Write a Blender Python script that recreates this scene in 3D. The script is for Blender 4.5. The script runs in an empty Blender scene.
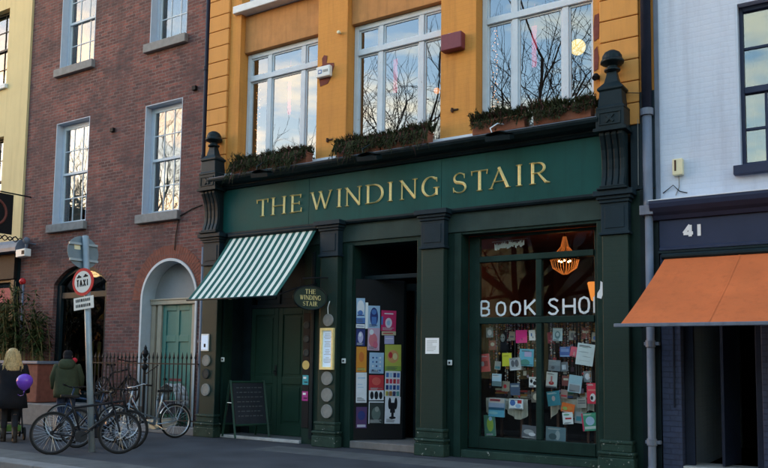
import bpy, bmesh, math, random
from mathutils import Vector, Matrix
R = math.radians
random.seed(7)
S = bpy.context.scene
COL = S.collection

# ------------------------------------------------------------------ camera, sky, sun, exposure
YAW, PITCH, ROLL = -0.57832, 0.085227, 0.01379
fw = Vector((math.sin(YAW)*math.cos(PITCH), math.cos(YAW)*math.cos(PITCH), math.sin(PITCH)))
rt = Vector((math.cos(YAW), -math.sin(YAW), 0)); up = rt.cross(fw)
rt2 = rt*math.cos(ROLL)+up*math.sin(ROLL); up2 = up*math.cos(ROLL)-rt*math.sin(ROLL)
cd = bpy.data.cameras.new('camera'); cam = bpy.data.objects.new('camera', cd); COL.objects.link(cam)
m3 = Matrix((rt2, up2, -fw)).transposed()
cam.matrix_world = Matrix.Translation((0, -11.885, 1.5)) @ m3.to_4x4()
cd.sensor_fit = 'HORIZONTAL'; cd.sensor_width = 36; cd.lens = 37.5; cd.shift_y = 0.0809
cd.clip_start = 0.1; cd.clip_end = 3000
S.camera = cam

EXPO = 3.58
SUN_EL, SUN_AZ = 3.0, 240.0          # azimuth clockwise from +Y (towards the sun)
W = bpy.data.worlds.new('World'); S.world = W; W.use_nodes = True
wn = W.node_tree; bg = wn.nodes['Background']
sky = wn.nodes.new('ShaderNodeTexSky'); sky.sky_type = 'NISHITA'; sky.sun_disc = False
sky.sun_elevation = R(SUN_EL); sky.sun_rotation = R(SUN_AZ); sky.air_density = 1.3; sky.dust_density = 0.6; sky.ozone_density = 2.5
tcw = wn.nodes.new('ShaderNodeTexCoord'); mpw = wn.nodes.new('ShaderNodeMapping'); mpw.inputs['Scale'].default_value = (1, 1, 3.2); wn.links.new(tcw.outputs['Generated'], mpw.inputs[0])
nzw = wn.nodes.new('ShaderNodeTexNoise'); nzw.inputs['Scale'].default_value = 3.4; nzw.inputs['Detail'].default_value = 7; nzw.inputs['Roughness'].default_value = .58; wn.links.new(mpw.outputs[0], nzw.inputs['Vector'])
rpw = wn.nodes.new('ShaderNodeValToRGB'); rpw.color_ramp.elements[0].position = .46; rpw.color_ramp.elements[0].color = (.95, 1.0, 1.08, 1); rpw.color_ramp.elements[1].position = .68; rpw.color_ramp.elements[1].color = (3.5, 2.1, 1.1, 1); wn.links.new(nzw.outputs[0], rpw.inputs[0])
mxw = wn.nodes.new('ShaderNodeMix'); mxw.data_type = 'RGBA'; mxw.blend_type = 'MULTIPLY'; mxw.inputs[0].default_value = 1; wn.links.new(sky.outputs[0], mxw.inputs[6]); wn.links.new(rpw.outputs[0], mxw.inputs[7])
wn.links.new(mxw.outputs[2], bg.inputs[0]); bg.inputs[1].default_value = 0.15
sd = bpy.data.lights.new('sun', 'SUN'); sd.energy = 0.05; sd.angle = R(30); sd.color = (1.0, 0.86, 0.68)
sun = bpy.data.objects.new('sun', sd); COL.objects.link(sun)
tosun = Vector((math.sin(R(SUN_AZ))*math.cos(R(SUN_EL)), math.cos(R(SUN_AZ))*math.cos(R(SUN_EL)), math.sin(R(SUN_EL))))
sun.rotation_euler = (-tosun).to_track_quat('-Z', 'Y').to_euler()
S.view_settings.view_transform = 'Standard'; S.view_settings.look = 'None'
S.view_settings.gamma = 1; S.view_settings.use_curve_mapping = False; S.view_settings.exposure = EXPO
S.render.engine = 'CYCLES'; S.cycles.max_bounces = 8; S.cycles.transparent_max_bounces = 12
S.cycles.use_denoising = True

# ------------------------------------------------------------------ materials
MATS = {}
def newmat(name):
    m = bpy.data.materials.new(name); m.use_nodes = True; return m, m.node_tree, m.node_tree.nodes['Principled BSDF']
def node(nt, t, **k):
    n = nt.nodes.new(t)
    for a, v in k.items(): setattr(n, a, v)
    return n
def wallcoord(nt, sx=1.0, sz=1.0):
    tc = node(nt, 'ShaderNodeTexCoord'); sp = node(nt, 'ShaderNodeSeparateXYZ'); nt.links.new(tc.outputs['Object'], sp.inputs[0])
    ad = node(nt, 'ShaderNodeMath', operation='ADD'); nt.links.new(sp.outputs[0], ad.inputs[0]); nt.links.new(sp.outputs[1], ad.inputs[1])
    cb = node(nt, 'ShaderNodeCombineXYZ'); nt.links.new(ad.outputs[0], cb.inputs[0]); nt.links.new(sp.outputs[2], cb.inputs[1])
    return tc, cb
def noise(nt, vec, scale, detail=4, rough=.6):
    n = node(nt, 'ShaderNodeTexNoise'); n.inputs['Scale'].default_value = scale; n.inputs['Detail'].default_value = detail
    n.inputs['Roughness'].default_value = rough; nt.links.new(vec, n.inputs['Vector']); return n
def ramp(nt, fac, stops):
    r = node(nt, 'ShaderNodeValToRGB'); e = r.color_ramp.elements
    while len(e) < len(stops): e.new(.5)
    for i, (p, c) in enumerate(stops): e[i].position = p; e[i].color = (*c, 1) if len(c) == 3 else c
    nt.links.new(fac, r.inputs[0]); return r
def mix(nt, fac, a, b, mode='MIX'):
    m = node(nt, 'ShaderNodeMix', data_type='RGBA', blend_type=mode)
    for s, v in ((m.inputs[0], fac), (m.inputs[6], a), (m.inputs[7], b)):
        if isinstance(v, (int, float)): s.default_value = v
        elif isinstance(v, tuple): s.default_value = (*v, 1)
        else: nt.links.new(v, s)
    return m.outputs[2]
def bump(nt, b, h, strength=.3, dist=.01):
    n = node(nt, 'ShaderNodeBump'); n.inputs['Strength'].default_value = strength; n.inputs['Distance'].default_value = dist
    nt.links.new(h, n.inputs['Height']); nt.links.new(n.outputs[0], b.inputs['Normal'])
def mul(c, f): return tuple(min(1, x*f) for x in c)
def paint(name, c, var=.15, scale=2.5, rough=.5, bmp=.15, bscale=40, metal=0, chips=None, chipamt=.62, streak=0, spec=None):
    m, nt, b = newmat(name)
    tc = node(nt, 'ShaderNodeTexCoord'); v = tc.outputs['Object']
    n = noise(nt, v, scale, 6, .65)
    col = ramp(nt, n.outputs[0], [(.25, mul(c, 1-var)), (.75, mul(c, 1+var))]).outputs[0]
    if streak:
        mp = node(nt, 'ShaderNodeMapping'); mp.inputs['Scale'].default_value = (9, 9, .5); nt.links.new(v, mp.inputs[0])
        s = noise(nt, mp.outputs[0], 1, 5, .7)
        f = ramp(nt, s.outputs[0], [(.5, (0, 0, 0)), (.75, (streak,)*3)]).outputs[0]
        col = mix(nt, f, col, mul(c, .45))
    if chips:
        k = noise(nt, v, 14, 6, .75)
        f = ramp(nt, k.outputs[0], [(chipamt, (0, 0, 0)), (chipamt+.02, (1, 1, 1))]).outputs[0]
        col = mix(nt, f, col, chips)
    nt.links.new(col, b.inputs['Base Color'])
    r2 = noise(nt, v, scale*4, 4)
    rr = node(nt, 'ShaderNodeMapRange'); rr.inputs[3].default_value = max(.05, rough-.12); rr.inputs[4].default_value = min(1, rough+.15)
    nt.links.new(r2.outputs[0], rr.inputs[0]); nt.links.new(rr.outputs[0], b.inputs['Roughness'])
    b.inputs['Metallic'].default_value = metal
    b.inputs['Specular IOR Level'].default_value = (.14 if max(c) < .12 else .35) if spec is None else spec
    if bmp: bump(nt, b, noise(nt, v, bscale, 5).outputs[0], bmp, .006)
    MATS[name] = m; return m
def brick(name, c1, c2, mortar, soot=.5, var=(.35, .3, .25), bw=.23, bh=.077, msize=.008, bs=.6, rough=.9, sootc=(.03, .025, .028), pale=None, quiet=False, streak=0):
    m, nt, b = newmat(name)
    tc, cb = wallcoord(nt)
    warp = noise(nt, cb.outputs[0], 7, 2)
    wv = node(nt, 'ShaderNodeVectorMath', operation='SCALE'); wv.inputs['Scale'].default_value = .03; nt.links.new(warp.outputs['Color'], wv.inputs[0])
    av = node(nt, 'ShaderNodeVectorMath', operation='ADD'); nt.links.new(cb.outputs[0], av.inputs[0]); nt.links.new(wv.outputs[0], av.inputs[1])
    t = node(nt, 'ShaderNodeTexBrick'); nt.links.new(av.outputs[0], t.inputs['Vector'])
    t.inputs['Scale'].default_value = 1; t.inputs['Brick Width'].default_value = bw; t.inputs['Row Height'].default_value = bh
    t.inputs['Mortar Size'].default_value = msize; t.inputs['Mortar Smooth'].default_value = .3; t.inputs['Bias'].default_value = -.1
    t.inputs['Color1'].default_value = (*c1, 1); t.inputs['Color2'].default_value = (*c2, 1); t.inputs['Mortar'].default_value = (*mortar, 1)
    n1 = noise(nt, cb.outputs[0], .9, 6, .7); f1 = ramp(nt, n1.outputs[0], [(.42, (0, 0, 0)), (.68, (soot,)*3)]).outputs[0]
    n2 = noise(nt, cb.outputs[0], 9, 4, .7); f2 = ramp(nt, n2.outputs[0], [(.35, (0, 0, 0)), (.75, (.55,)*3)]).outputs[0]
    col = mix(nt, f2, t.outputs['Color'], mul(c1, .93 if quiet else .45)); col = mix(nt, f1, col, sootc)
    if pale:
        m3 = node(nt, 'ShaderNodeMapping'); m3.inputs['Scale'].default_value = (3.2, 9, 1); nt.links.new(cb.outputs[0], m3.inputs[0]); n3 = noise(nt, m3.outputs[0], 1, 6, .8); f3 = ramp(nt, n3.outputs[0], [(.57, (0, 0, 0)), (.70, (.7,)*3)]).outputs[0]
        col = mix(nt, f3, col, pale)
    if streak:
        mp = node(nt, 'ShaderNodeMapping'); mp.inputs['Scale'].default_value = (5, .35, 1); nt.links.new(cb.outputs[0], mp.inputs[0])
        st = noise(nt, mp.outputs[0], 1, 6, .7); col = mix(nt, ramp(nt, st.outputs[0], [(.48, (0, 0, 0)), (.74, (streak,)*3)]).outputs[0], col, mul(sootc, .8))
    nt.links.new(col, b.inputs['Base Color']); b.inputs['Roughness'].default_value = rough; b.inputs['Specular IOR Level'].default_value = .25
    h = node(nt, 'ShaderNodeMath', operation='SUBTRACT'); nt.links.new(n2.outputs[0], h.inputs[0]); nt.links.new(t.outputs['Fac'], h.inputs[1])
    bump(nt, b, h.outputs[0], bs, .012); MATS[name] = m; return m
def glass(name, r0=.1, tint=(.93, .96, .95), wav=.015, wscale=1.6):
    m = bpy.data.materials.new(name); m.use_nodes = True; nt = m.node_tree; nt.nodes.clear()
    o = node(nt, 'ShaderNodeOutputMaterial'); g = node(nt, 'ShaderNodeBsdfGlossy'); g.inputs['Roughness'].default_value = .006
    t = node(nt, 'ShaderNodeBsdfTransparent'); t.inputs[0].default_value = (*tint, 1)
    ge = node(nt, 'ShaderNodeNewGeometry'); dt = node(nt, 'ShaderNodeVectorMath', operation='DOT_PRODUCT'); nt.links.new(ge.outputs['Incoming'], dt.inputs[0]); nt.links.new(ge.outputs['Normal'], dt.inputs[1])
    ab = node(nt, 'ShaderNodeMath', operation='ABSOLUTE'); nt.links.new(dt.outputs['Value'], ab.inputs[0]); om = node(nt, 'ShaderNodeMath', operation='SUBTRACT'); om.inputs[0].default_value = 1; nt.links.new(ab.outputs[0], om.inputs[1])
    pw = node(nt, 'ShaderNodeMath', operation='POWER'); pw.inputs[1].default_value = 5; nt.links.new(om.outputs[0], pw.inputs[0])
    f = node(nt, 'ShaderNodeMath', operation='MULTIPLY_ADD'); f.inputs[1].default_value = 1-r0; f.inputs[2].default_value = r0; nt.links.new(pw.outputs[0], f.inputs[0]); mx = node(nt, 'ShaderNodeMixShader')
    tc = node(nt, 'ShaderNodeTexCoord'); n = noise(nt, tc.outputs['Object'], wscale, 2)
    bp = node(nt, 'ShaderNodeBump'); bp.inputs['Strength'].default_value = 1; bp.inputs['Distance'].default_value = wav
    nt.links.new(n.outputs[0], bp.inputs['Height']); nt.links.new(bp.outputs[0], g.inputs['Normal'])
    nt.links.new(f.outputs[0], mx.inputs[0]); nt.links.new(t.outputs[0], mx.inputs[1]); nt.links.new(g.outputs[0], mx.inputs[2]); nt.links.new(mx.outputs[0], o.inputs[0])
    MATS[name] = m; return m
def emit(name, c, s):
    m, nt, b = newmat(name); b.inputs['Base Color'].default_value = (*c, 1); b.inputs['Emission Color'].default_value = (*c, 1)
    b.inputs['Emission Strength'].default_value = s/2**EXPO; b.inputs['Roughness'].default_value = .5; MATS[name] = m; return m
def flat(name, c, rough=.6, metal=0):
    if name in MATS: return MATS[name]
    return paint(name, c, .1, 9, rough, 0, metal=metal)

M = MATS
brick('brick_red', (.27, .10, .085), (.08, .047, .05), (.21, .175, .17), soot=.9, pale=(.34, .23, .215), sootc=(.07, .05, .055), bs=.8, msize=.011, streak=.4)
brick('brick_arch', (.28, .10, .07), (.22, .08, .06), (.17, .1, .09), soot=.15, bw=.077, bh=.23)
brick('brick_white', (.545, .605, .72), (.54, .60, .715), (.525, .585, .70), soot=.22, msize=.012, bs=.22, rough=.6, sootc=(.40, .43, .54), quiet=True, streak=.45)
brick('brick_blue', (.045, .06, .12), (.04, .055, .11), (.03, .04, .08), soot=.2, bs=.8, rough=.5)
brick('brick_green', (.0108, .029, .0235), (.0106, .0284, .023), (.0098, .0265, .0215), soot=.25, bs=.1, rough=.5, sootc=(.014, .034, .03), quiet=True)
paint('paver', (.058, .061, .072), .42, .9, .85, .5, 70, chips=(.11, .11, .115), chipamt=.69)
brick('render_orange', (.62, .275, .062), (.61, .27, .06), (.585, .258, .058), soot=.38, bs=.16, rough=.75, msize=.008, sootc=(.40, .17, .05), quiet=True, streak=.55)
paint('render_yellow', (.64, .53, .29), .06, 1.5, .85, .2, 60, streak=.25)
paint('quoin_orange', (.60, .275, .07), .07, 3, .75, .25, 50, streak=.3)
paint('spandrel_orange', (.46, .215, .075), .18, 4, .8, .3, 40, streak=.5)
paint('win_paint', (.55, .62, .70), .08, 6, .5, .1, chips=(.32, .3, .28), chipamt=.66)
paint('win_paint_blue', (.48, .56, .68), .06, 6, .5, .1)
paint('stone_sill', (.23, .23, .235), .2, 8, .85, .4)
paint('white_sill', (.66, .70, .74), .1, 6, .6, .1)
paint('teal_fascia', (.007, .066, .061), .22, 1.1, .5, .08, streak=.35)
paint('shop_green', (.011, .031, .026), .35, 2.2, .42, .2, chips=(.09, .11, .10), chipamt=.71, streak=.5)
paint('base_green', (.021, .046, .038), .35, 5, .5, .4, chips=(.36, .37, .35), chipamt=.622)
paint('shop_dark', (.008, .017, .022), .4, 3, .4, .12)
paint('shop_blue', (.011, .024, .035), .2, 4, .42, .12)
paint('frieze_green', (.028, .05, .046), .25, 2, .45, .1, streak=.3)
paint('door_green', (.017, .048, .034), .12, 3, .38, .06)
paint('flashing', (.62, .66, .72), .15, 5, .5, .2)
paint('gold_leaf', (.95, .73, .33), .18, 25, .45, .1, 120, metal=.15, spec=.6)
paint('navy_paint', (.028, .037, .075), .12, 3, .42, .08)
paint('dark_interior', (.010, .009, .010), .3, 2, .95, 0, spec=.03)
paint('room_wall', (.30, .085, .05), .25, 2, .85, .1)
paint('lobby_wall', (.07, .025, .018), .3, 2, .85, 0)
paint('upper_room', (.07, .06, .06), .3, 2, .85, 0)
paint('dark_wood', (.06, .028, .018), .3, 6, .5, .1)
paint('wood_floor', (.09, .06, .045), .3, 6, .6, .1)
paint('lead_grey', (.135, .16, .215), .2, 4, .5, .2, streak=.5)
paint('pipe_navy', (.018, .024, .045), .2, 5, .45, .15, chips=(.3, .3, .32), chipamt=.7)
paint('iron_black', (.012, .013, .016), .2, 9, .42, .1)
paint('teal_door', (.05, .19, .17), .07, 3, .4, .06)
paint('door_stone', (.40, .355, .28), .14, 4, .7, .2, streak=.4)
paint('arch_white', (.50, .56, .62), .1, 4, .6, .1)
paint('fanlight_grey', (.24, .26, .28), .1, 3, .7, .1)
paint('asphalt', (.05, .05, .054), .25, 6, .85, .5, 120)
paint('flag_stone', (.105, .107, .112), .3, 2.5, .8, .4, 60, chips=(.05, .05, .055), chipamt=.66)
paint('kerb_stone', (.17, .17, .178), .25, 5, .8, .4)
paint('threshold_stone', (.42, .43, .44), .25, 8, .6, .2)
paint('step_stone', (.16, .15, .148), .25, 6, .8, .3)
paint('mosaic', (.14, .145, .15), .4, 30, .6, .2)
paint('terracotta', (.23, .085, .05), .25, 8, .85, .3)
paint('planter_red', (.17, .055, .038), .3, 9, .8, .4, streak=.4)
paint('awning_white', (.66, .70, .655), .05, 3, .8, .15, 90)
paint('awning_green', (.018, .095, .088), .08, 3, .8, .15, 90)
paint('awning_orange', (.56, .132, .038), .14, 1.6, .9, .25, 60, streak=.3, chips=(.62, .42, .34), chipamt=.80)
paint('white_plastic', (.70, .72, .72), .04, 8, .4, 0)
paint('cream_plastic', (.66, .62, .42), .05, 8, .5, 0)
paint('maroon_metal', (.16, .03, .045), .15, 10, .45, .1)
paint('scar_paint', (.17, .05, .04), .3, 10, .9, .3)
paint('galvanised', (.26, .32, .37), .15, 5, .45, .1, metal=.2)
paint('sign_back', (.13, .18, .22), .12, 6, .5, .1)
paint('sign_white', (.72, .72, .70), .05, 6, .45, 0)
paint('sign_red', (.55, .025, .03), .06, 6, .45, 0)
paint('ink_black', (.012, .012, .014), .1, 6, .6, 0)
paint('plaque_grey', (.23, .24, .235), .18, 14, .6, .2)
paint('plaque_dark', (.035, .045, .05), .2, 14, .5, .2)
paint('paper', (.82, .85, .88), .04, 6, .75, .05)
paint('letter_white', (.72, .75, .78), .08, 20, .6, .1)
paint('slate', (.018, .022, .03), .25, 5, .6, .1)
paint('tyre', (.014, .014, .015), .2, 20, .75, .2)
paint('rim_steel', (.42, .44, .47), .12, 20, .3, 0, metal=.8)
paint('rim_black', (.05, .05, .055), .12, 20, .4, 0, metal=.3)
paint('frame_black', (.014, .015, .02), .2, 9, .3, 0)
paint('frame_silver', (.30, .36, .42), .1, 9, .3, 0, metal=.6)
paint('frame_blue', (.02, .04, .085), .2, 9, .3, 0)
paint('saddle_black', (.015, .014, .014), .2, 20, .6, .2)
paint('skin', (.46, .28, .21), .08, 12, .55, .05)
paint('hair_blond', (.46, .32, .15), .55, 30, .5, .9, 70)
paint('coat_black', (.013, .013, .017), .3, 6, .85, 1.0, 7)
paint('parka_green', (.04, .05, .03), .3, 7, .85, 1.0, 9)
paint('denim', (.025, .035, .07), .25, 10, .9, .3, 80)
paint('tights', (.02, .02, .026), .2, 10, .7, .1)
paint('boot_leather', (.03, .02, .014), .3, 9, .5, .2)
paint('balloon', (.17, .06, .52), .05, 3, .22, 0)
paint('red_knit', (.5, .02, .04), .2, 20, .9, .4, 80)
paint('twig', (.045, .036, .034), .3, 6, .9, .2)
paint('bark', (.07, .06, .055), .3, 5, .9, .4)
paint('heather', (.034, .04, .018), .5, 12, .9, .2)
paint('heather_pink', (.10, .045, .04), .45, 12, .9, .2)
paint('bamboo_leaf', (.032, .052, .015), .35, 8, .6, .1)
paint('bamboo_cane', (.16, .14, .06), .3, 8, .5, .1)
paint('cloth_pale', (.50, .47, .40), .15, 14, .9, .2)
paint('yellow_wood', (.55, .33, .07), .15, 8, .6, .1)
paint('river', (.02, .026, .028), .1, .3, .1, .5, 1.5)
paint('far_stone', (.17, .155, .145), .2, .5, .9, .2)
paint('slate_roof', (.05, .05, .06), .2, 3, .7, .3)
paint('pink_ribbon', (.85, .07, .14), .1, 20, .7, 0)
glass('pane_glass', .13, wav=.0014, wscale=1.1); glass('old_glass', .25, wav=.0009, wscale=1.2); glass('shop_glass', .05, wav=.001, wscale=.7); glass('dark_glass', .05, (.5, .55, .55), .001)
emit('crystal', (1.0, .40, .10), .17)
emit('bulb_glow', (1.0, .5, .16), 60); emit('globe_glow', (1.0, .72, .22), 1.15); emit('chand_glow', (1.0, .42, .10), 1.3); emit('fairy_glow', (1.0, .38, .10), 2.2); emit('lamp_glow', (1.0, .32, .06), .8); emit('pale_globe_glow', (1.0, .83, .62), .9)
emit('ticket_glow', (.62, .78, 1.0), .22)

# ------------------------------------------------------------------ mesh helpers
class MB:
    def __init__(s): s.v = []; s.f = []; s.mi = []; s.m = 0
    def V(s, *ps):
        i = len(s.v); s.v += [tuple(p) for p in ps]; return list(range(i, i+len(ps)))
    def F(s, *ix): s.f.append(ix); s.mi.append(s.m)
    def quad(s, a, b, c, d): s.F(*s.V(a, b, c, d))
    def box(s, x0, x1, y0, y1, z0, z1):
        i = s.V((x0, y0, z0), (x1, y0, z0), (x1, y1, z0), (x0, y1, z0), (x0, y0, z1), (x1, y0, z1), (x1, y1, z1), (x0, y1, z1))
        for q in ((0, 3, 2, 1), (4, 5, 6, 7), (0, 1, 5, 4), (1, 2, 6, 5), (2, 3, 7, 6), (3, 0, 4, 7)): s.F(*[i[k] for k in q])
        return s
    def obox(s, c, ax, ay, az):      # centre and three half-axis vectors
        c, ax, ay, az = map(Vector, (c, ax, ay, az)); p = []
        for z in (-1, 1):
            for x, y in ((-1, -1), (1, -1), (1, 1), (-1, 1)): p.append(c+ax*x+ay*y+az*z)
        i = s.V(*p)
        for q in ((0, 3, 2, 1), (4, 5, 6, 7), (0, 1, 5, 4), (1, 2, 6, 5), (2, 3, 7, 6), (3, 0, 4, 7)): s.F(*[i[k] for k in q])
        return s
    def prism(s, poly, fn, d0, d1):   # poly in (u,v); fn(u,v,d) -> point
        n = len(poly); a = s.V(*[fn(u, v, d0) for u, v in poly]); b = s.V(*[fn(u, v, d1) for u, v in poly])
        s.F(*a); s.F(*reversed(b))
        for k in range(n): s.F(a[k], b[k], b[(k+1) % n], a[(k+1) % n])
        return s
    def tube(s, pts, r, n=8, cap=True, closed=False):
        pts = [Vector(p) for p in pts]; rs = r if isinstance(r, (list, tuple)) else [r]*len(pts); rings = []
        L = len(pts); ref = None
        for k, p in enumerate(pts):
            if closed: d = pts[(k+1) % L]-pts[k-1]
            else: d = pts[min(k+1, L-1)]-pts[max(k-1, 0)]
            if d.length < 1e-9: d = Vector((0, 0, 1))
            d.normalize()
            if ref is None: ref = Vector((0, 0, 1)) if abs(d.z) < .9 else Vector((1, 0, 0))
            a = ref-d*ref.dot(d)
            if a.length < 1e-4: a = d.orthogonal()
            a.normalize(); b = d.cross(a); ref = a
            rings.append(s.V(*[p+(a*math.cos(2*math.pi*j/n)+b*math.sin(2*math.pi*j/n))*rs[k] for j in range(n)]))
        for k in range(L if closed else L-1):
            A, B = rings[k], rings[(k+1) % L]
            for j in range(n): s.F(A[j], A[(j+1) % n], B[(j+1) % n], B[j])
        if cap and not closed: s.F(*reversed(rings[0])); s.F(*rings[-1])
        return s
    def lathe(s, prof, c, n=20, axis='z', sx=1, sy=1, sq=False):
        c = Vector(c); rings = []
        for r, h in prof:
            ps = []
            for j in range(n):
                a = 2*math.pi*(j+(.5 if sq else 0))/n; x, y = r*math.cos(a)*sx, r*math.sin(a)*sy
                ps.append(c+(Vector((x, y, h)) if axis == 'z' else Vector((x, h, y)) if axis == 'y' else Vector((h, x, y))))
            rings.append(s.V(*ps))
        for A, B in zip(rings, rings[1:]):
            for j in range(n): s.F(A[j], A[(j+1) % n], B[(j+1) % n], B[j])
        s.F(*reversed(rings[0])); s.F(*rings[-1]); return s
    def loft(s, rings, n=16, cap=True):    # rings: (centre, rx, ry, yaw)
        R_ = []
        for c, rx, ry, yaw in rings:
            ca, sa = math.cos(yaw), math.sin(yaw); ps = []
            for j in range(n):
                t = 2*math.pi*j/n; x, y = rx*math.cos(t), ry*math.sin(t)
                ps.append((c[0]+x*ca-y*sa, c[1]+x*sa+y*ca, c[2]))
            R_.append(s.V(*ps))
        for A, B in zip(R_, R_[1:]):
            for j in range(n): s.F(A[j], A[(j+1) % n], B[(j+1) % n], B[j])
        if cap: s.F(*reversed(R_[0])); s.F(*R_[-1])
        return s
    def ball(s, c, r, n=14, sx=1, sy=1, sz=1):
        k = n//2; return s.lathe([(max(1e-4, r*math.sin(math.pi*i/k)), -r*math.cos(math.pi*i/k)*sz) for i in range(k+1)], c, n, 'z', sx, sy)
    def build(s, name, mat, parent=None, loc=None, bev=0, smooth=False, kind=None, sub=0, rot=None, fix=True):
        root = parent
        while root is not None and root.parent is not None: root = root.parent
        base = Vector(root['base']) if root is not None else Vector(loc or (0, 0, 0))
        me = bpy.data.meshes.new(name); me.from_pydata([tuple(Vector(p)-base) for p in s.v] if rot is None else s.v, [], s.f)
        for mm in (mat if isinstance(mat, (list, tuple)) else [mat]): me.materials.append(M[mm] if isinstance(mm, str) else mm)
        me.polygons.foreach_set('material_index', s.mi)
        if fix:
            bm = bmesh.new(); bm.from_mesh(me); bmesh.ops.recalc_face_normals(bm, faces=bm.faces); bm.to_mesh(me); bm.free()
        if smooth: me.polygons.foreach_set('use_smooth', [True]*len(me.polygons))
        o = bpy.data.objects.new(name, me); COL.objects.link(o)
        if parent is not None: o.parent = parent
        else:
            o.location = base; o['base'] = tuple(base)
            if rot: o.rotation_euler = rot
        if bev:
            b = o.modifiers.new('bevel', 'BEVEL'); b.width = bev; b.segments = 2; b.limit_method = 'ANGLE'; b.angle_limit = R(40)
        if sub: q = o.modifiers.new('subd', 'SUBSURF'); q.levels = sub; q.render_levels = sub
        if kind: o['kind'] = kind
        return o
def B(*boxes):
    m = MB()
    for b in boxes: m.box(*b)
    return m
def tag(o, label, cat, group=None):
    o['label'] = label; o['category'] = cat
    if group: o['group'] = group
    return o
def thing(name, loc, label, cat, group=None):
    o = bpy.data.objects.new(name, None); COL.objects.link(o); o.location = loc; o['base'] = tuple(loc); o.empty_display_size = .2
    return tag(o, label, cat, group)
def part_label(o, label): o['label'] = label; return o

def arcpts(x0, x1, zs, rise, n=20):     # arch curve from left springing to right springing
    w = (x1-x0)/2; cx = (x0+x1)/2
    if abs(rise-w) < 1e-6: return [(cx-w*math.cos(math.pi*i/n), zs+w*math.sin(math.pi*i/n)) for i in range(n+1)]
    rad = (w*w+rise*rise)/(2*rise); a = math.asin(w/rad)
    return [(cx+rad*math.sin(-a+2*a*i/n), zs+rise-rad+rad*math.cos(-a+2*a*i/n)) for i in range(n+1)]
def wall(mb, x0, x1, z0, z1, Y, th, holes, side=True):   # holes: (x0,x1,z0,z1[,rise])
    xs = sorted({x0, x1, *[h[0] for h in holes], *[h[1] for h in holes]}); zs = sorted({z0, z1, *[h[2] for h in holes], *[h[3] for h in holes]})
    xs = [x for x in xs if x0 <= x <= x1]; zs = [z for z in zs if z0 <= z <= z1]
    def inh(x, z): return any(h[0] < x < h[1] and h[2] < z < h[3] for h in holes)
    for a, b in zip(xs, xs[1:]):
        for c, d in zip(zs, zs[1:]):
            if inh((a+b)/2, (c+d)/2): continue
            mb.quad((a, Y, c), (b, Y, c), (b, Y, d), (a, Y, d)); mb.quad((a, Y+th, c), (a, Y+th, d), (b, Y+th, d), (b, Y+th, c))
    for h in holes:
        a, b, c, d = h[:4]; zt = d-(h[4] if len(h) > 4 else 0)
        mb.quad((a, Y, c), (a, Y, zt), (a, Y+th, zt), (a, Y+th, c)); mb.quad((b, Y, c), (b, Y+th, c), (b, Y+th, zt), (b, Y, zt))
        if c > z0: mb.quad((a, Y, c), (a, Y+th, c), (b, Y+th, c), (b, Y, c))
        if len(h) > 4:
            P = arcpts(a, b, zt, h[4])
            for p, q in zip(P, P[1:]):
                mb.quad((p[0], Y, p[1]), (q[0], Y, q[1]), (q[0], Y, d), (p[0], Y, d))
                mb.quad((p[0], Y+th, p[1]), (p[0], Y+th, d), (q[0], Y+th, d), (q[0], Y+th, q[1]))
                mb.quad((p[0], Y, p[1]), (p[0], Y+th, p[1]), (q[0], Y+th, q[1]), (q[0], Y, q[1]))
        else: mb.quad((a, Y, d), (b, Y, d), (b, Y+th, d), (a, Y+th, d))
    if side:
        mb.quad((x0, Y, z0), (x0, Y, z1), (x0, Y+th, z1), (x0, Y+th, z0)); mb.quad((x1, Y, z0), (x1, Y+th, z0), (x1, Y+th, z1), (x1, Y, z1))
        mb.quad((x0, Y, z1), (x1, Y, z1), (x1, Y+th, z1), (x0, Y+th, z1))
    return mb
def room(x0, x1, y0, y1, z0, z1):   # five-sided shell open to the front
    m = MB(); t = .05
    m.box(x0-t, x1+t, y1, y1+t, z0-t, z1+t); m.box(x0-t, x0, y0, y1-.001, z0-t, z1+t); m.box(x1, x1+t, y0, y1-.001, z0-t, z1+t)
    m.box(x0, x1, y0, y1-.001, z1, z1+t); m.box(x0, x1, y0, y1-.001, z0-t, z0)
    return m
def XZ(y): return lambda u, v, d: (u, y+d, v)

# ------------------------------------------------------------------ glyphs (unit cap height)
def ribbon(mb, pts, ws, fn, h, flatr=False):    # raised stroke with a central ridge
    n = len(pts); ps = [Vector(p) for p in pts]; L = []; C = []; Rr = []; Bk = []
    for i, p in enumerate(ps):
        d = (ps[min(i+1, n-1)]-ps[max(i-1, 0)]).normalized(); q = Vector((-d.y, d.x)); w = (ws[i] if isinstance(ws, (list, tuple)) else ws)/2
        L.append(p+q*w); C.append(p); Rr.append(p-q*w)
    l = mb.V(*[fn(p.x, p.y, 0) for p in L]); r = mb.V(*[fn(p.x, p.y, 0) for p in Rr])
    if flatr:
        l2 = mb.V(*[fn(p.x, p.y, h) for p in L]); r2 = mb.V(*[fn(p.x, p.y, h) for p in Rr])
        for i in range(n-1):
            mb.F(l2[i], r2[i], r2[i+1], l2[i+1]); mb.F(l[i], l2[i], l2[i+1], l[i+1]); mb.F(r2[i], r[i], r[i+1], r2[i+1])
        mb.F(l[0], r[0], r2[0], l2[0]); mb.F(l[-1], l2[-1], r2[-1], r[-1])
    else:
        c = mb.V(*[fn(p.x, p.y, h) for p in C])
        for i in range(n-1): mb.F(l[i], c[i], c[i+1], l[i+1]); mb.F(c[i], r[i], r[i+1], c[i+1])
        mb.F(l[0], r[0], c[0]); mb.F(l[-1], c[-1], r[-1])
def ell(cx, cy, rx, ry, a0, a1, n=14): return [(cx+rx*math.cos(R(a0+(a1-a0)*i/n)), cy+ry*math.sin(R(a0+(a1-a0)*i/n))) for i in range(n+1)]
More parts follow.
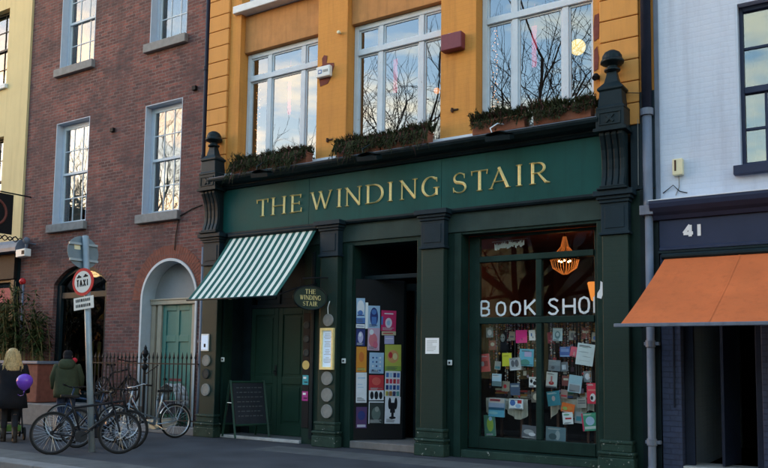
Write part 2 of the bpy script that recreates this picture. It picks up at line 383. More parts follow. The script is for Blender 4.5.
def modw(pts, tk, tn):   # thick on vertical runs, thin on horizontal
    out = []
    for i in range(len(pts)):
        a = pts[max(i-1, 0)]; b = pts[min(i+1, len(pts)-1)]; d = math.hypot(b[0]-a[0], b[1]-a[1]) or 1
        out.append(tn+(tk-tn)*abs(b[1]-a[1])/d)
    return out
TK, TN, SF = .15, .065, .07
def serif(x, y, w): return ([(x-w, y), (x, y), (x+w, y)], [.05, .075, .05])
def stem(x, w=TK): return [([(x, .02), (x, .98)], w), serif(x, .025, w/2+SF), serif(x, .975, w/2+SF)]
def glyph(ch, w):
    S_ = []
    if ch == 'I': S_ = stem(w/2)
    elif ch == 'T': S_ = [([(w/2, .02), (w/2, .96)], TK), serif(w/2, .025, TK/2+SF), ([(0.02, .955), (w-.02, .955)], TN), ([(.03, .98), (.045, .76)], [.06, .02]), ([(w-.03, .98), (w-.045, .76)], [.06, .02])]
    elif ch == 'H': S_ = stem(.15)+stem(w-.15)+[([(.15, .5), (w-.15, .5)], TN)]
    elif ch == 'E': S_ = stem(.15)+[([(.12, .96), (w-.04, .96)], TN), ([(.15, .51), (w-.14, .51)], TN), ([(.12, .04), (w-.02, .04)], TN), ([(w-.05, .98), (w-.07, .78)], [.06, .02]), ([(w-.03, .02), (w-.0, .24)], [.07, .02]), ([(w-.15, .42), (w-.15, .6)], .035)]
    elif ch == 'N': S_ = [([(.14, .03), (.14, .95)], TN), serif(.14, .025, .12), serif(w-.13, .975, .13), ([(w-.13, .0), (w-.13, .97)], TN), ([(.1, .97), (w-.13, .03)], TK*.95), ([(0, .975), (.16, .975)], .05)]
    elif ch == 'W': S_ = [([(.1, .97), (w*.3, .03)], TK*.9), ([(w*.3, .03), (w*.5, .93)], TN), ([(w*.46, .97), (w*.7, .03)], TK*.9), ([(w*.7, .03), (w-.08, .97)], TN), serif(.1, .975, .12), serif(w*.47, .975, .12), serif(w-.08, .975, .1)]
    elif ch == 'A': S_ = [([(.1, .03), (w*.5, .97)], TN), ([(w*.46, 1.0), (w-.13, .03)], TK), ([(w*.25, .34), (w*.74, .34)], TN*.9), serif(.1, .025, .11), serif(w-.12, .025, .14)]
    elif ch == 'D':
        p = [(.15, .965), (w*.45, .965)]+ell(w*.45, .5, w*.5-.02, .465, 88, -88)+[(.15, .035)]
        S_ = stem(.15)+[(p, modw(p, TK, TN))]
    elif ch == 'R':
        p = [(.15, .965), (w*.42, .965)]+ell(w*.42, .735, w*.30, .23, 86, -86)+[(.15, .505)]
        S_ = stem(.15)+[(p, modw(p, TK*.9, TN)), ([(w*.42, .5), (w*.8, .06), (w, .02)], [TN*1.2, TK*.9, .05])]
    elif ch == 'G':
        p = ell(w*.54, .5, w*.5-.05, .47, 48, 312, 22); S_ = [(p, modw(p, TK, TN)), ([(w-.12, .06), (w-.12, .42)], TK*.9), serif(w-.12, .425, .15), ([(w-.12, .92), (w-.09, .70)], [.07, .025])]
    elif ch == 'S':
        p = ell(w*.5, .735, w*.36, .235, 35, 235, 12)+[(w*.5, .52)]+ell(w*.5, .27, w*.4, .24, 55, -150, 12); S_ = [(p, [TN+.085*math.exp(-((i/(len(p)-1)-.5)/.2)**2) for i in range(len(p))]), ([(w*.82, .92), (w*.84, .7)], [.06, .025]), ([(w*.12, .06), (w*.1, .3)], [.06, .025])]
    return S_
def word_glyph(mb, ch, x0, x1, z0, h, put, rid):   # put(u, v, d) -> point
    w = (x1-x0)/h
    for k, (p, ws) in enumerate(glyph(ch, w)):
        ribbon(mb, p, ws, lambda u, v, d, k=k: put(x0+u*h, z0+v*h, d-.0012*k), -rid)
def block_glyph(mb, ch, x0, x1, z0, z1, put, t, w, jit=0):
    W_, H_ = x1-x0-w, z1-z0-w; a = lambda u, v: (x0+w/2+u*W_, z0+w/2+v*H_)
    G = {'B': [[(0, 0), (0, 1)], [(0, 1), (.6, 1), (.9, .88), (.9, .62), (.6, .5), (0, .5)], [(.6, .5), (.95, .38), (.95, .12), (.6, 0), (0, 0)]],
         'O': [[(.5, 0), (.12, .12), (0, .35), (0, .65), (.12, .9), (.5, 1), (.88, .9), (1, .65), (1, .35), (.88, .12), (.5, 0)]],
         'K': [[(0, 0), (0, 1)], [(1, 1), (.08, .42)], [(.3, .55), (1, 0)]], 'S': [[(.95, .85), (.6, 1), (.2, .95), (.05, .75), (.25, .58), (.75, .42), (.95, .22), (.7, .02), (.3, 0), (.0, .14)]],
         'H': [[(0, 0), (0, 1)], [(1, 0), (1, 1)], [(0, .5), (1, .5)]], 'P': [[(0, 0), (0, 1)], [(0, 1), (.8, 1), (1, .8), (.8, .5), (0, .5)]],
         '4': [[(.72, 0), (.72, 1)], [(.72, 1), (0, .3)], [(-.04, .28), (1.05, .28)]], '1': [[(.5, 0), (.5, 1)]],
         'T': [[(0, 1), (1, 1)], [(.5, 0), (.5, 1)]], 'A': [[(0, 0), (.5, 1)], [(.5, 1), (1, 0)], [(.2, .32), (.8, .32)]], 'X': [[(0, 0), (1, 1)], [(0, 1), (1, 0)]], 'I': [[(.5, 0), (.5, 1)]]}
    for k, s in enumerate(G[ch]): ribbon(mb, [a(*p) for p in s], w, lambda u, v, d, k=k: put(u, v, d-.0008*(k+1)), -t, True)

exec_later = []
# ================================================================== SETTING
g = MB().box(-160, 120, -4.62, 60, -.6, 0); g.build('pavement', 'paver', kind='structure')
k = MB()
x = -60.0
while x < 40:
    w = random.uniform(.9, 1.4); k.box(x+.004, x+w-.004, -4.95, -4.624, -.4, .004); x += w
k.build('kerb', 'kerb_stone', kind='structure', bev=.012)
g = MB(); rf = random.Random(19); x = -45.0
while x < 12:
    w = rf.uniform(.8, 1.3); zt = .003+rf.uniform(0, .002); g.box(x+.004, x+w-.004, -4.615, -4.0, -.1, zt); x += w
x = -9.6
while x < 3:
    w = rf.uniform(.7, 1.1); g.box(x+.004, x+w-.004, -1.35, -.62, -.1, .003+rf.uniform(0, .002)); x += w
g.build('pavement_flags', 'flag_stone', kind='structure', bev=.004)
MB().box(-160, 120, -14.5, -4.954, -.7, -.125).build('road', 'asphalt', kind='structure')
q = MB()
q.box(-160, 120, -20, -14.504, -.7, .0); q.build('quay_pavement', 'paver', kind='structure')
MB().box(-400, 400, -58, -20.4, -4.2, -3.2).build('river', 'river', kind='structure')
MB().box(-700, 700, -700, 700, -6, -4.3).build('ground', 'asphalt', kind='structure')
MB().box(-400, 400, -300, -58.004, -5, -.1).build('far_quay', 'far_stone', kind='structure')
w = MB(); wall(w, -160, 120, -4, .95, -20.36, .35, []); tag(w.build('quay_wall', 'far_stone', bev=.03), 'low granite quay wall beside the river across the road', 'wall')

# ================================================================== BOOKSHOP BUILDING
bk = thing('bookshop_building', (-7.8, 0, 0), 'orange painted building with dark green shopfront reading THE WINDING STAIR', 'building')
XL, XR = -12.285, -2.965
bays = [(-11.42, -9.37), (-8.67, -6.64), (-5.96, -3.925)]
m = MB(); wall(m, XL, XR, 5.0, 13.2, 0, .4, [(a, b, 5.12, 13.0) for a, b in bays]); m.build('wall', 'render_orange', bk)
for x0, x1, xo in ((-12.29, -11.72, 0), (-3.81, -3.215, 0)):
    m = MB(); z = 5.135
    while z < 13: m.box(x0, x1, -.055, -.003, z, z+.327); z += .339
    m.build('quoin_strip', 'quoin_orange', bk, bev=.012)
for i, (a, b) in enumerate(bays):
    m = MB().box(a+.004, b-.004, .13, .34, 7.96, 8.76); m.build('spandrel', 'spandrel_orange', bk, bev=.008)
    m = MB().box(a-.16, b+.05, -.10, .36, 8.77, 8.93); m.build('window_sill', 'white_sill', bk, bev=.015)
    m = MB().box(a+.004, b-.004, .003, .36, 5.125, 5.268); m.build('window_sill', 'white_sill', bk, bev=.01)
    for z0, z1, zt in ((5.27, 7.955, 7.41), (8.94, 11.6, 11.0)):
        Wd = b-a; yf, yb = .235, .32; m1, m2 = a+Wd*.30, a+Wd*.735; f = MB()
        f.box(a+.004, a+.10, yf, yb, z0, z1); f.box(b-.09, b-.004, yf, yb, z0, z1); f.box(a+.101, b-.091, yf, yb, z1-.10, z1); f.box(a+.101, b-.091, yf, yb, z0, z0+.09)
        f.box(a+.102, b-.092, yf-.02, yb, zt-.055, zt+.055)
        for mx in (m1, m2): f.box(mx-.055, mx+.055, yf+.003, yb-.003, z0+.091, zt-.057); f.box(mx-.05, mx+.05, yf+.004, yb-.004, zt+.057, z1-.101)
        fr = f.build('window', 'win_paint', bk, bev=.01)
        s_ = MB(); t = .028
        for l, r in ((a+.10, m1-.055), (m1+.055, m2-.055), (m2+.055, b-.09)):
            for c, d in ((z0+.09, zt-.058), (zt+.058, z1-.10)):
                s_.box(l+.001, l+t, yf+.03, yb-.012, c+.001, d-.001); s_.box(r-t, r-.001, yf+.03, yb-.012, c+.001, d-.001); s_.box(l+t+.001, r-t-.001, yf+.03, yb-.012, d-t, d-.001); s_.box(l+t+.001, r-t-.001, yf+.03, yb-.012, c+.001, c+t)
        s_.build('sash', 'win_paint', fr)
        p = MB()
        for l, r in ((a+.1, m1-.05), (m1+.05, m2-.05), (m2+.05, b-.09)):
            for c, d in ((z0+.08, zt-.05), (zt+.05, z1-.09)): p.quad((l, yf+.05, c), (r, yf+.05, c), (r, yf+.05, d), (l, yf+.05, d))
        p.build('pane', 'old_glass', fr)
    m = MB().box(a+.004, a+.12, .345, .6, 5.26, 7.95)
    m.build('inner_shutter', 'dark_wood', bk)
    room(a-.3 if i == 0 else a-.34, b+.34 if i < 2 else b+.3, .62, 4.2, 5.1, 8.4).build('upstairs_room', 'upper_room', bk)
    room(a-.3, b+.3, .62, 4.2, 8.7, 12.6).build('upstairs_room', 'upper_room', bk)
# roof and body
MB().box(XL, XR, -.15, 9, 13.21, 13.45).build('roof', 'slate_roof', bk)
m = MB(); m.box(XL, XR, 8.6, 9, 0, 13.2); m.box(XL, XL+.25, .41, 8.59, 0, 13.2); m.box(XR-.25, XR, .41, 8.59, 0, 13.2); m.build('body_wall', 'render_orange', bk)

# --- shopfront
m = MB(); wall(m, -12.2, -3.235, 0, 4.13, 0, .24, [(-11.64, -9.57, 0, 3.72), (-8.43, -7.06, 0, 3.665), (-6.2, -3.89, .13, 3.70)])
m.build('shopfront_panel', 'shop_green', bk, bev=.004)
MB().box(-3.36, -2.968, -.022, -.003, 4.15, 5.62).build('side_strip', 'shop_blue', bk); MB().box(-3.234, -2.968, -.02, .2, 0, 4.14).build('side_strip', 'shop_dark', bk); MB().box(XL, -12.21, -.02, .2, 0, 5.0).build('side_strip', 'shop_dark', bk)
m = MB().box(-12.05, -3.75, -.03, -.003, 3.74, 4.12); m.build('frieze', 'frieze_green', bk, bev=.008)
# architrave strips round openings
m = MB()
for a, b, zt in ((-8.43, -7.06, 3.665), (-6.2, -3.89, 3.70)):
    m.box(a-.13, a-.002, -.04, -.004, 0, zt+.02); m.box(b+.002, b+.13, -.04, -.004, 0, zt+.02)
m.build('architrave', 'shop_green', bk, bev=.008)
# fascia
fa = MB()
for a, b in ((-11.86, -9.452), (-9.446, -6.572), (-6.566, -3.78)): fa.box(a, b, -.07, -.0305, 4.14, 5.03)
fas = fa.build('fascia', 'teal_fascia', bk, bev=.003)
LET = [('T', -10.77, -10.46), ('H', -10.40, -10.01), ('E', -9.91, -9.62), ('W', -9.41, -8.90), ('I', -8.81, -8.66), ('N', -8.60, -8.225), ('D', -8.14, -7.745), ('I', -7.68, -7.53), ('N', -7.41, -7.045), ('G', -6.97, -6.62), ('S', -6.36, -6.08), ('T', -6.0, -5.69), ('A', -5.67, -5.29), ('I', -5.21, -5.06), ('R', -4.96, -4.61)]
for c, a, b in LET:
    m = MB(); word_glyph(m, c, a, b, 4.392, .355, lambda u, v, d: (u, -.0712+d, v), .028); m.build('letter', 'gold_leaf', fas)
# cornice
def sweep(mb, prof, x0, x1):     # profile in (y,z), returned along x
    a = mb.V(*[(x0, y, z) for y, z in prof]); b = mb.V(*[(x1, y, z) for y, z in prof]); n = len(prof)
    mb.F(*a); mb.F(*reversed(b))
    for i in range(n): mb.F(a[i], b[i], b[(i+1) % n], a[(i+1) % n])
m = MB(); sweep(m, [(-.02, 5.035), (-.12, 5.035), (-.14, 5.06), (-.17, 5.075), (-.17, 5.10), (-.30, 5.115), (-.34, 5.14), (-.38, 5.16), (-.40, 5.20), (-.40, 5.225), (-.02, 5.255)], -11.86, -3.74)
m.build('cornice', 'shop_dark', bk, bev=.004)
m = MB(); sweep(m, [(-.41, 5.226), (-.41, 5.238), (-.02, 5.262), (-.004, 5.262), (-.004, 5.256)], -11.80, -3.76); m.build('lead_flashing', 'lead_grey', bk)
m = MB(); sweep(m, [(-.105, 5.263), (-.12, 5.30), (-.11, 5.375), (-.004, 5.39), (-.004, 5.263)], -11.70, -3.83); m.build('ledge', 'flashing', bk)
m = MB(); sweep(m, [(-.02, 4.07), (-.09, 4.07), (-.11, 4.10), (-.11, 4.136), (-.02, 4.136)], -11.86, -3.76); m.build('moulding', 'shop_dark', bk)
# pilasters
def pilaster(x0, x1, console):
    c = (x0+x1)/2; hw = (x1-x0)/2; yf = -.18
    p = MB(); p.box(x0, x1, yf, -.042, .30, 3.47); sh = p.build('pilaster', 'brick_green', bk, bev=.012)
    b_ = MB(); b_.box(x0-.07, x1+.07, yf-.08, -.045, 0, .20); b_.box(x0-.05, x1+.05, yf-.06, -.046, .20, .24); b_.box(x0-.075, x1+.075, yf-.085, -.045, .24, .285)
    b_.box(x0-.03, x1+.03, yf-.04, -.044, .285, .40); b_.box(x0-.045, x1+.045, yf-.055, -.045, .40, .45)
    b_.build('pilaster_base', 'base_green', sh, bev=.014)
    k = MB(); k.box(x0-.035, x1+.035, yf-.04, -.045, 3.47, 3.51); k.box(x0-.01, x1+.01, yf-.012, -.044, 3.511, 3.95)
    k.box(x0+.05, x1-.05, yf-.022, yf-.0125, 3.57, 3.89)
    k.box(x0-.03, x1+.03, yf-.04, -.045, 3.951, 4.0); k.box(x0-.06, x1+.06, yf-.07, -.046, 4.0, 4.05); k.box(x0-.10, x1+.10, yf-.11, -.045, 4.05, 4.13)
    k.build('capital', 'shop_blue', sh, bev=.012)
    if not console: return
    h = MB(); prof = [(-.08, 4.135), (-.26, 4.14), (-.285, 4.19), (-.27, 4.25), (-.24, 4.33), (-.225, 4.45), (-.23, 4.6), (-.255, 4.75), (-.30, 4.87), (-.34, 4.95), (-.34, 5.0), (-.08, 5.0)]
    nfl = 4; wd = (2*hw-.02)/nfl
    for i in range(nfl): sweep(h, prof, x0+.01+i*wd+.012, x0+.01+(i+1)*wd-.012)
    sweep(h, [(-.075, 4.136)]+[(y+.03, z) for y, z in prof[1:-1]]+[(-.075, 4.999)], x0+.012, x1-.012)
    h.box(x0-.03, x1+.03, -.33, -.05, 4.1305, 4.165); h.box(x0+.004, x1-.004, -.30, -.05, 4.166, 4.2)
    h.build('console_bracket', 'shop_dark', sh, smooth=False, bev=.01)
    t = MB(); t.box(x0-.05, x1+.05, -.40, -.05, 5.0, 5.05); t.box(x0-.015, x1+.015, -.375, -.05, 5.05, 5.335); t.box(x0+.03, x1-.03, -.388, -.3755, 5.09, 5.11); t.box(x0+.03, x1-.03, -.388, -.3755, 5.27, 5.29)
    t.box(x0+.03, x0+.05, -.388, -.3755, 5.111, 5.269); t.box(x1-.05, x1-.03, -.388, -.3755, 5.111, 5.269)
    for j in range(4):
        a = R(45+90*j); t.obox((c+.048*math.cos(a), -.383, 5.19+.048*math.sin(a)), (.034*math.cos(a), 0, .034*math.sin(a)), (0, .012, 0), (-.02*math.sin(a), 0, .02*math.cos(a)))
    t.lathe([(.02, -.02), (.032, -.008), (.032, 0)], (c, -.378, 5.19), 12, 'y')
    t.build('rosette_block', 'shop_dark', sh, bev=.008)
    f = MB(); q = math.sqrt(2); yc = -.215
    f.lathe([((hw+.02)*q, 5.336), ((hw+.02)*q, 5.37), ((hw-.01)*q, 5.39), ((hw-.03)*q, 5.62), ((hw+.0)*q, 5.64), ((hw+.0)*q, 5.67), ((hw*.55)*q, 5.76), ((hw*.42)*q, 5.86), ((hw*.36)*q, 5.93)], (c, yc, 0), 4, 'z', 1, .72, True)
    f.lathe([(.075, 5.93), (.12, 5.95), (.12, 5.975), (.08, 5.99), (.075, 6.02), (.13, 6.05), (.175, 6.075), (.175, 6.10), (.15, 6.13), (.145, 6.18), (.115, 6.23), (.06, 6.265), (.005, 6.275)], (c, yc, 0), 20, 'z')
    f.build('urn_finial', 'shop_dark', sh, bev=.006)
for x0, x1, cns in ((-12.10, -11.67, True), (-9.06, -8.665, False), (-6.885, -6.455, False), (-3.76, -3.37, True)): pilaster(x0, x1, cns)
# --- bay 1: doors under the awning
fl = MB(); fl.box(-11.64, -9.57, .02, 1.2, .0005, .055); fl.build('threshold', 'mosaic', bk)
MB().box(-11.64, -9.57, -.06, .018, .0005, .06).build('threshold', 'threshold_stone', bk, bev=.01)
m = MB(); m.box(-11.66, -11.64, .241, .7, 0, 3.75); m.box(-9.57, -9.55, .241, .7, 0, 3.75); m.box(-11.64, -9.57, .3, .7, 3.70, 3.74); m.build('recess_lining', 'shop_dark', bk)
m = MB(); m.box(-11.638, -11.42, .56, .70, .055, 3.69); m.box(-9.95, -9.572, .56, .70, .055, 3.69); m.box(-11.419, -9.951, .56, .70, 2.62, 2.70)
m.box(-11.3, -9.95, .6, .68, 2.701, 3.69); m.box(-10.72, -10.66, .57, .6, 2.705, 3.6)
for a, b in ((-11.34, -10.78), (-10.6, -10.03)): m.box(a, b, .585, .599, 2.80, 3.5)
m.build('door_frame', 'shop_dark', bk, bev=.01)
for a, b in ((-11.415, -10.69), (-10.682, -9.955)):
    d = MB(); d.box(a, b, .60, .655, .06, 2.615); t = .11
    d.box(a, a+t, .575, .599, .06, 2.615); d.box(b-t, b, .575, .599, .06, 2.615)
    for z0, z1 in ((.06, .28), (1.08, 1.22), (2.48, 2.615)): d.box(a+t+.001, b-t-.001, .575, .599, z0, z1)
    for z0, z1 in ((.34, 1.02), (1.28, 2.42)): d.box(a+t+.05, b-t-.05, .586, .599, z0, z1)
    dr = d.build('door', 'door_green', bk, bev=.007)
    if a < -11: h = MB(); h.box(-10.745, -10.705, .562, .574, 1.24, 1.46); h.tube([(-10.725, .56, 1.34), (-10.725, .51, 1.34), (-10.725, .51, 1.28)], .011); h.build('handle', 'iron_black', dr)
MB().box(-9.56, -9.40, -.02, -.004, .3, 2.45).build('dark_strip', 'ink_black', bk, bev=.004)
MB().box(-9.38, -9.30, -.035, -.004, .1, 3.6).build('wood_strip', 'shop_dark', bk, bev=.006)
# --- bay 2: entrance
MB().box(-8.43, -7.06, -.04, 1.19, .0006, .13).build('entrance_step', 'step_stone', bk, bev=.015)
m = MB(); m.box(-8.45, -8.43, .241, 1.2, .0, 3.7); m.box(-7.06, -7.04, .241, 1.2, 0, 3.7); m.box(-8.43, -7.06, .241, 1.2, 3.67, 3.7); m.build('recess_lining', 'shop_dark', bk)
m = MB(); m.box(-8.428, -7.062, .34, .42, 3.06, 3.14); m.build('transom', 'shop_dark', bk, bev=.008)
u0, u1 = Vector((-8.425, .08, 0)), Vector((-7.82, .74, 0)); ud = (u1-u0).normalized(); un = Vector((ud.y, -ud.x, 0)); ULEN = (u1-u0).length
m = MB(); c = (u0+u1)/2; m.obox((c.x+un.x*-.02, c.y-un.y*.02, 1.6), ud*(ULEN/2+.02), un*.018, (0, 0, 1.46)); m.build('display_panel', 'ink_black', bk)
d = MB(); d.box(-7.80, -7.08, 1.12, 1.165, .135, .95); d.box(-7.80, -7.69, 1.12, 1.165, .951, 2.9); d.box(-7.19, -7.08, 1.12, 1.165, .951, 2.9); d.box(-7.689, -7.191, 1.12, 1.165, 2.78, 2.9)
d.box(-7.74, -7.14, 1.105, 1.119, .3, .85)
dr = d.build('door', 'shop_dark', bk, bev=.006); MB().box(-7.70, -7.18, 1.135, 1.145, .94, 2.79).build('pane', 'dark_glass', dr)
MB().box(-7.66, -7.60, 1.09, 1.104, 1.1, 1.35).build('handle', 'white_plastic', dr, bev=.004)
m = MB(); m.box(-8.42, -7.81, .78, .86, .135, 3.05); m.box(-8.42, -7.07, 1.17, 1.18, 2.91, 3.05); m.build('side_panel', 'shop_dark', bk)
# --- shop window
f = MB(); a, b, y0, y1 = -6.195, -3.895, .243, .33
f.box(a, a+.20, y0, y1, .14, 3.69); f.box(b-.125, b, y0, y1, .14, 3.69); f.box(a+.201, b-.126, y0, y1, 3.645, 3.69); f.box(a+.201, b-.126, y0-.01, y1, .14, .335)
f.box(a+.202, b-.127, y0-.02, y1, 3.235, 3.335); f.box(a+.202, b-.127, y0-.02, y1, 2.20, 2.305)
f.box(-4.985, -4.885, y0-.012, y1-.002, .336, 2.199); f.box(-4.985, -4.885, y0-.012, y1-.002, 2.306, 3.234)
win = f.build('shop_window', 'shop_green', bk, bev=.01)
p = MB()
for l, r, c, d in ((-5.994, -4.02, 3.33, 3.65), (-5.994, -4.984, 2.3, 3.24), (-4.886, -4.02, 2.3, 3.24), (-5.994, -4.984, .33, 2.205), (-4.886, -4.02, .33, 2.205)): p.quad((l, .29, c), (r, .29, c), (r, .29, d), (l, .29, d))
p.build('pane', 'shop_glass', win)
m = MB()
for c, x0, x1, z0, z1 in (('B', -6.0, -5.81, 2.325, 2.60), ('O', -5.715, -5.525, 2.32, 2.575), ('O', -5.46, -5.26, 2.318, 2.58), ('K', -5.205, -4.995, 2.318, 2.60), ('S', -4.805, -4.605, 2.322, 2.60), ('H', -4.555, -4.335, 2.318, 2.60), ('O', -4.295, -4.105, 2.325, 2.61), ('P', -4.055, -3.87, 2.325, 2.61)):
    m = MB(); block_glyph(m, c, x0, x1, z0, z1, lambda u, v, d: (u, .286+d, v), .003, .036); m.build('letter', 'letter_white', win)
MB().box(-6.2, -3.89, -.02, .23, 0.0005, .125).build('plinth', 'base_green', bk, bev=.01)
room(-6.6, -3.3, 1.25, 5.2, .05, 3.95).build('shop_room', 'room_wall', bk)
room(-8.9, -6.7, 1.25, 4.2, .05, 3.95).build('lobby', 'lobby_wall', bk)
MB().box(-6.54, -3.41, 1.18, 1.22, .285, 2.25).build('back_board', 'dark_interior', bk)
m = MB(); m.box(-6.6, -6.55, .34, 1.25, 0, 3.9); m.box(-3.40, -3.35, .34, 1.25, 0, 3.9); m.box(-6.6, -3.35, .34, 1.3, 3.87, 3.92); m.build('window_reveal', 'room_wall', bk)
MB().box(-6.5, -3.45, .34, 1.24, .06, .28).build('window_deck', 'wood_floor', bk)
m = MB()
for z in (.5, .95, 1.4, 1.85, 2.3, 2.75): m.box(-6.55, -3.4, 4.85, 5.15, z, z+.03)
m.build('shelf', 'dark_wood', bk)
m = MB()
random.seed(3)
for mi in range(5): pass
bm_ = MB()
for z in (.53, .98, 1.43, 1.88, 2.33):
    x = -6.5
    while x < -3.5:
        w = random.uniform(.02, .05); bm_.m = random.randrange(5); bm_.box(x, x+w-.002, 4.88, 5.1, z, z+random.uniform(.2, .36)); x += w
bm_.build('shelved_book_row', [flat('spine_red', (.3, .05, .04)), flat('spine_cream', (.45, .4, .3)), flat('spine_blue', (.05, .1, .25)), flat('spine_black', (.03, .03, .03)), flat('spine_green', (.05, .15, .08))], bk)['kind'] = 'stuff'

# ================================================================== BRICK HOUSE
bh = thing('brick_house', (-16.2, .5, 0), 'dark red brick house with tall white sash windows and arched teal door', 'building')
YB = .5; HX0, HX1 = -19.6, -12.295
W4 = [(-18.33, -16.97, 4.95, 7.62), (-14.9, -13.64, 4.90, 7.52), (-18.33, -16.93, 9.06, 11.6), (-14.85, -13.6, 9.0, 11.5)]
holes = [(*w,) for w in W4]+[(-18.12, -16.04, .0, 3.86, .46), (-14.79, -12.94, 0, 3.83, .925)]
m = MB(); wall(m, HX0, HX1, 0, 13.6, YB, .4, holes); m.build('wall', 'brick_red', bh)
m = MB(); m.box(HX0, HX1, 8, 8.4, 0, 13.6); m.box(HX0, HX0+.3, YB+.41, 7.99, 0, 13.6); m.box(HX1-.3, HX1, YB+.41, 7.99, 0, 13.6); m.build('body_wall', 'brick_red', bh)
MB().box(HX0, HX1, YB-.1, 8.4, 13.61, 13.8).build('roof', 'slate_roof', bh)
for x0, x1, z0, z1 in W4:
    r = MB(); t = .02      # painted reveal lining
    r.box(x0+.001, x0+t, YB-.004, YB+.26, z0, z1-.001); r.box(x1-t, x1-.001, YB-.004, YB+.26, z0, z1-.001); r.box(x0+t+.001, x1-t-.001, YB-.003, YB+.26, z1-t, z1-.001)
    f = r; y = YB+.18
    f.box(x0+t+.001, x0+.09, y, y+.11, z0, z1-t-.001); f.box(x1-.09, x1-t-.001, y, y+.11, z0, z1-t-.001); f.box(x0+.091, x1-.091, y, y+.11, z1-.1, z1-t-.001); f.box(x0+.091, x1-.091, y, y+.11, z0, z0+.05)
    fr = f.build('window', 'win_paint_blue', bh, bev=.005)
    zm = (z0+z1)/2
    for lo, hi, yy in ((z0+.05, zm+.03, y+.045), (zm-.02, z1-.1, y+.008)):
        s_ = MB(); t2 = .045; l, rr = x0+.092, x1-.092
        s_.box(l, l+t2, yy, yy+.035, lo, hi); s_.box(rr-t2, rr, yy, yy+.035, lo, hi); s_.box(l+t2+.001, rr-t2-.001, yy, yy+.035, lo, lo+.06); s_.box(l+t2+.001, rr-t2-.001, yy, yy+.035, hi-.05, hi)
        ww = (rr-l-2*t2)/3
        for j in (1, 2): s_.box(l+t2+ww*j-.011, l+t2+ww*j+.011, yy+.004, yy+.03, lo+.061, hi-.051)
        zz = (lo+hi)/2; s_.box(l+t2+.001, rr-t2-.001, yy+.005, yy+.029, zz-.011, zz+.011)
        sa = s_.build('sash', 'win_paint', fr)
        MB().box(l+.02, rr-.02, yy+.015, yy+.018, lo+.02, hi-.02).build('pane', 'pane_glass', fr)
    MB().box(x0-.11, x1+.06, YB-.11, YB+.18, z0-.21, z0-.002).build('window_sill', 'stone_sill', bh, bev=.015)
    c = MB(); x = x0+.1        # pale curtain in folds
    n = 18; wd = (x1-x0)*.36
    for i in range(n): c.quad((x+wd*i/n, YB+.46+.02*math.sin(i*1.4), z0), (x+wd*(i+1)/n, YB+.46+.02*math.sin((i+1)*1.4), z0), (x+wd*(i+1)/n, YB+.46+.02*math.sin((i+1)*1.4), z1), (x+wd*i/n, YB+.46+.02*math.sin(i*1.4), z1))
    c.build('curtain', 'far_stone', bh, smooth=True)
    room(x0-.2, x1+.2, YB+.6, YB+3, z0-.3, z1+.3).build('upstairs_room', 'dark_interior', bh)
# soldier arches over the openings
def voussoirs(x0, x1, zs, rise, dep, Y, n, name, mat):
    v = MB(); P = arcpts(x0, x1, zs, rise, n); w = (x1-x0)/2; cx = (x0+x1)/2; rad = (w*w+rise*rise)/(2*rise); cz = zs+rise-rad
    for p, q in zip(P, P[1:]):
        o = [(cx+(a[0]-cx)*(rad+dep)/rad, cz+(a[1]-cz)*(rad+dep)/rad) for a in (p, q)]
        s_ = .05; A = [(p[0]+(q[0]-p[0])*s_, p[1]+(q[1]-p[1])*s_), (q[0]+(p[0]-q[0])*s_, q[1]+(p[1]-q[1])*s_), (o[1][0]+(o[0][0]-o[1][0])*s_, o[1][1]+(o[0][1]-o[1][1])*s_), (o[0][0]+(o[1][0]-o[0][0])*s_, o[0][1]+(o[1][1]-o[0][1])*s_)]
        v.prism(A, XZ(Y), -.008, -.002)
    return v.build(name, mat, bh)
voussoirs(-14.79, -12.94, 2.905, .925, .30, YB, 44, 'brick_arch', 'brick_arch'); voussoirs(-18.12, -16.04, 3.40, .46, .24, YB, 26, 'brick_arch', 'brick_red')
# teal door in its arch
P = arcpts(-14.785, -12.945, 2.905, .92, 28)
m = MB()
def archband(mb, P, off, y0, y1, zb):    # lining of thickness off inside an arch
    cx = (P[0][0]+P[-1][0])/2; zs = P[0][1]; w = (P[-1][0]-P[0][0])/2; k = (w-off)/w
    I = [(cx+(x-cx)*k, zs+(z-zs)*k) for x, z in P]
    O = [(P[0][0], zb)]+P+[(P[-1][0], zb)]; I = [(I[0][0], zb)]+I+[(I[-1][0], zb)]
    for i in range(len(O)-1):
        a = mb.V((O[i][0], y0, O[i][1]), (I[i][0], y0, I[i][1]), (I[i+1][0], y0, I[i+1][1]), (O[i+1][0], y0, O[i+1][1]), (O[i][0], y1, O[i][1]), (I[i][0], y1, I[i][1]), (I[i+1][0], y1, I[i+1][1]), (O[i+1][0], y1, O[i+1][1]))
        mb.F(a[0], a[1], a[2], a[3]); mb.F(a[4], a[7], a[6], a[5]); mb.F(a[1], a[5], a[6], a[2]); mb.F(a[0], a[3], a[7], a[4])
archband(m, P, .06, YB-.03, YB+.38, 0); m.build('arch_surround', 'arch_white', bh)
P2 = arcpts(-14.72, -13.01, 2.905, .855, 24); m = MB().prism([(x, z) for x, z in P2], XZ(YB+.34), 0, .02); m.build('fanlight', 'fanlight_grey', bh)
m = MB(); m.box(-14.71, -13.02, YB+.20, YB+.36, 2.80, 2.90); m.box(-14.71, -13.02, YB+.18, YB+.36, 2.901, 2.935)
for x0, x1 in ((-14.71, -14.57), (-14.50, -14.36), (-13.37, -13.23), (-13.16, -13.02)): m.box(x0, x1, YB+.24, YB+.355, .0, 2.799)
m.box(-14.569, -14.501, YB+.3, YB+.354, 0, 2.798); m.box(-13.229, -13.161, YB+.3, YB+.354, 0, 2.798)
m.build('door_surround', 'door_stone', bh, bev=.01)
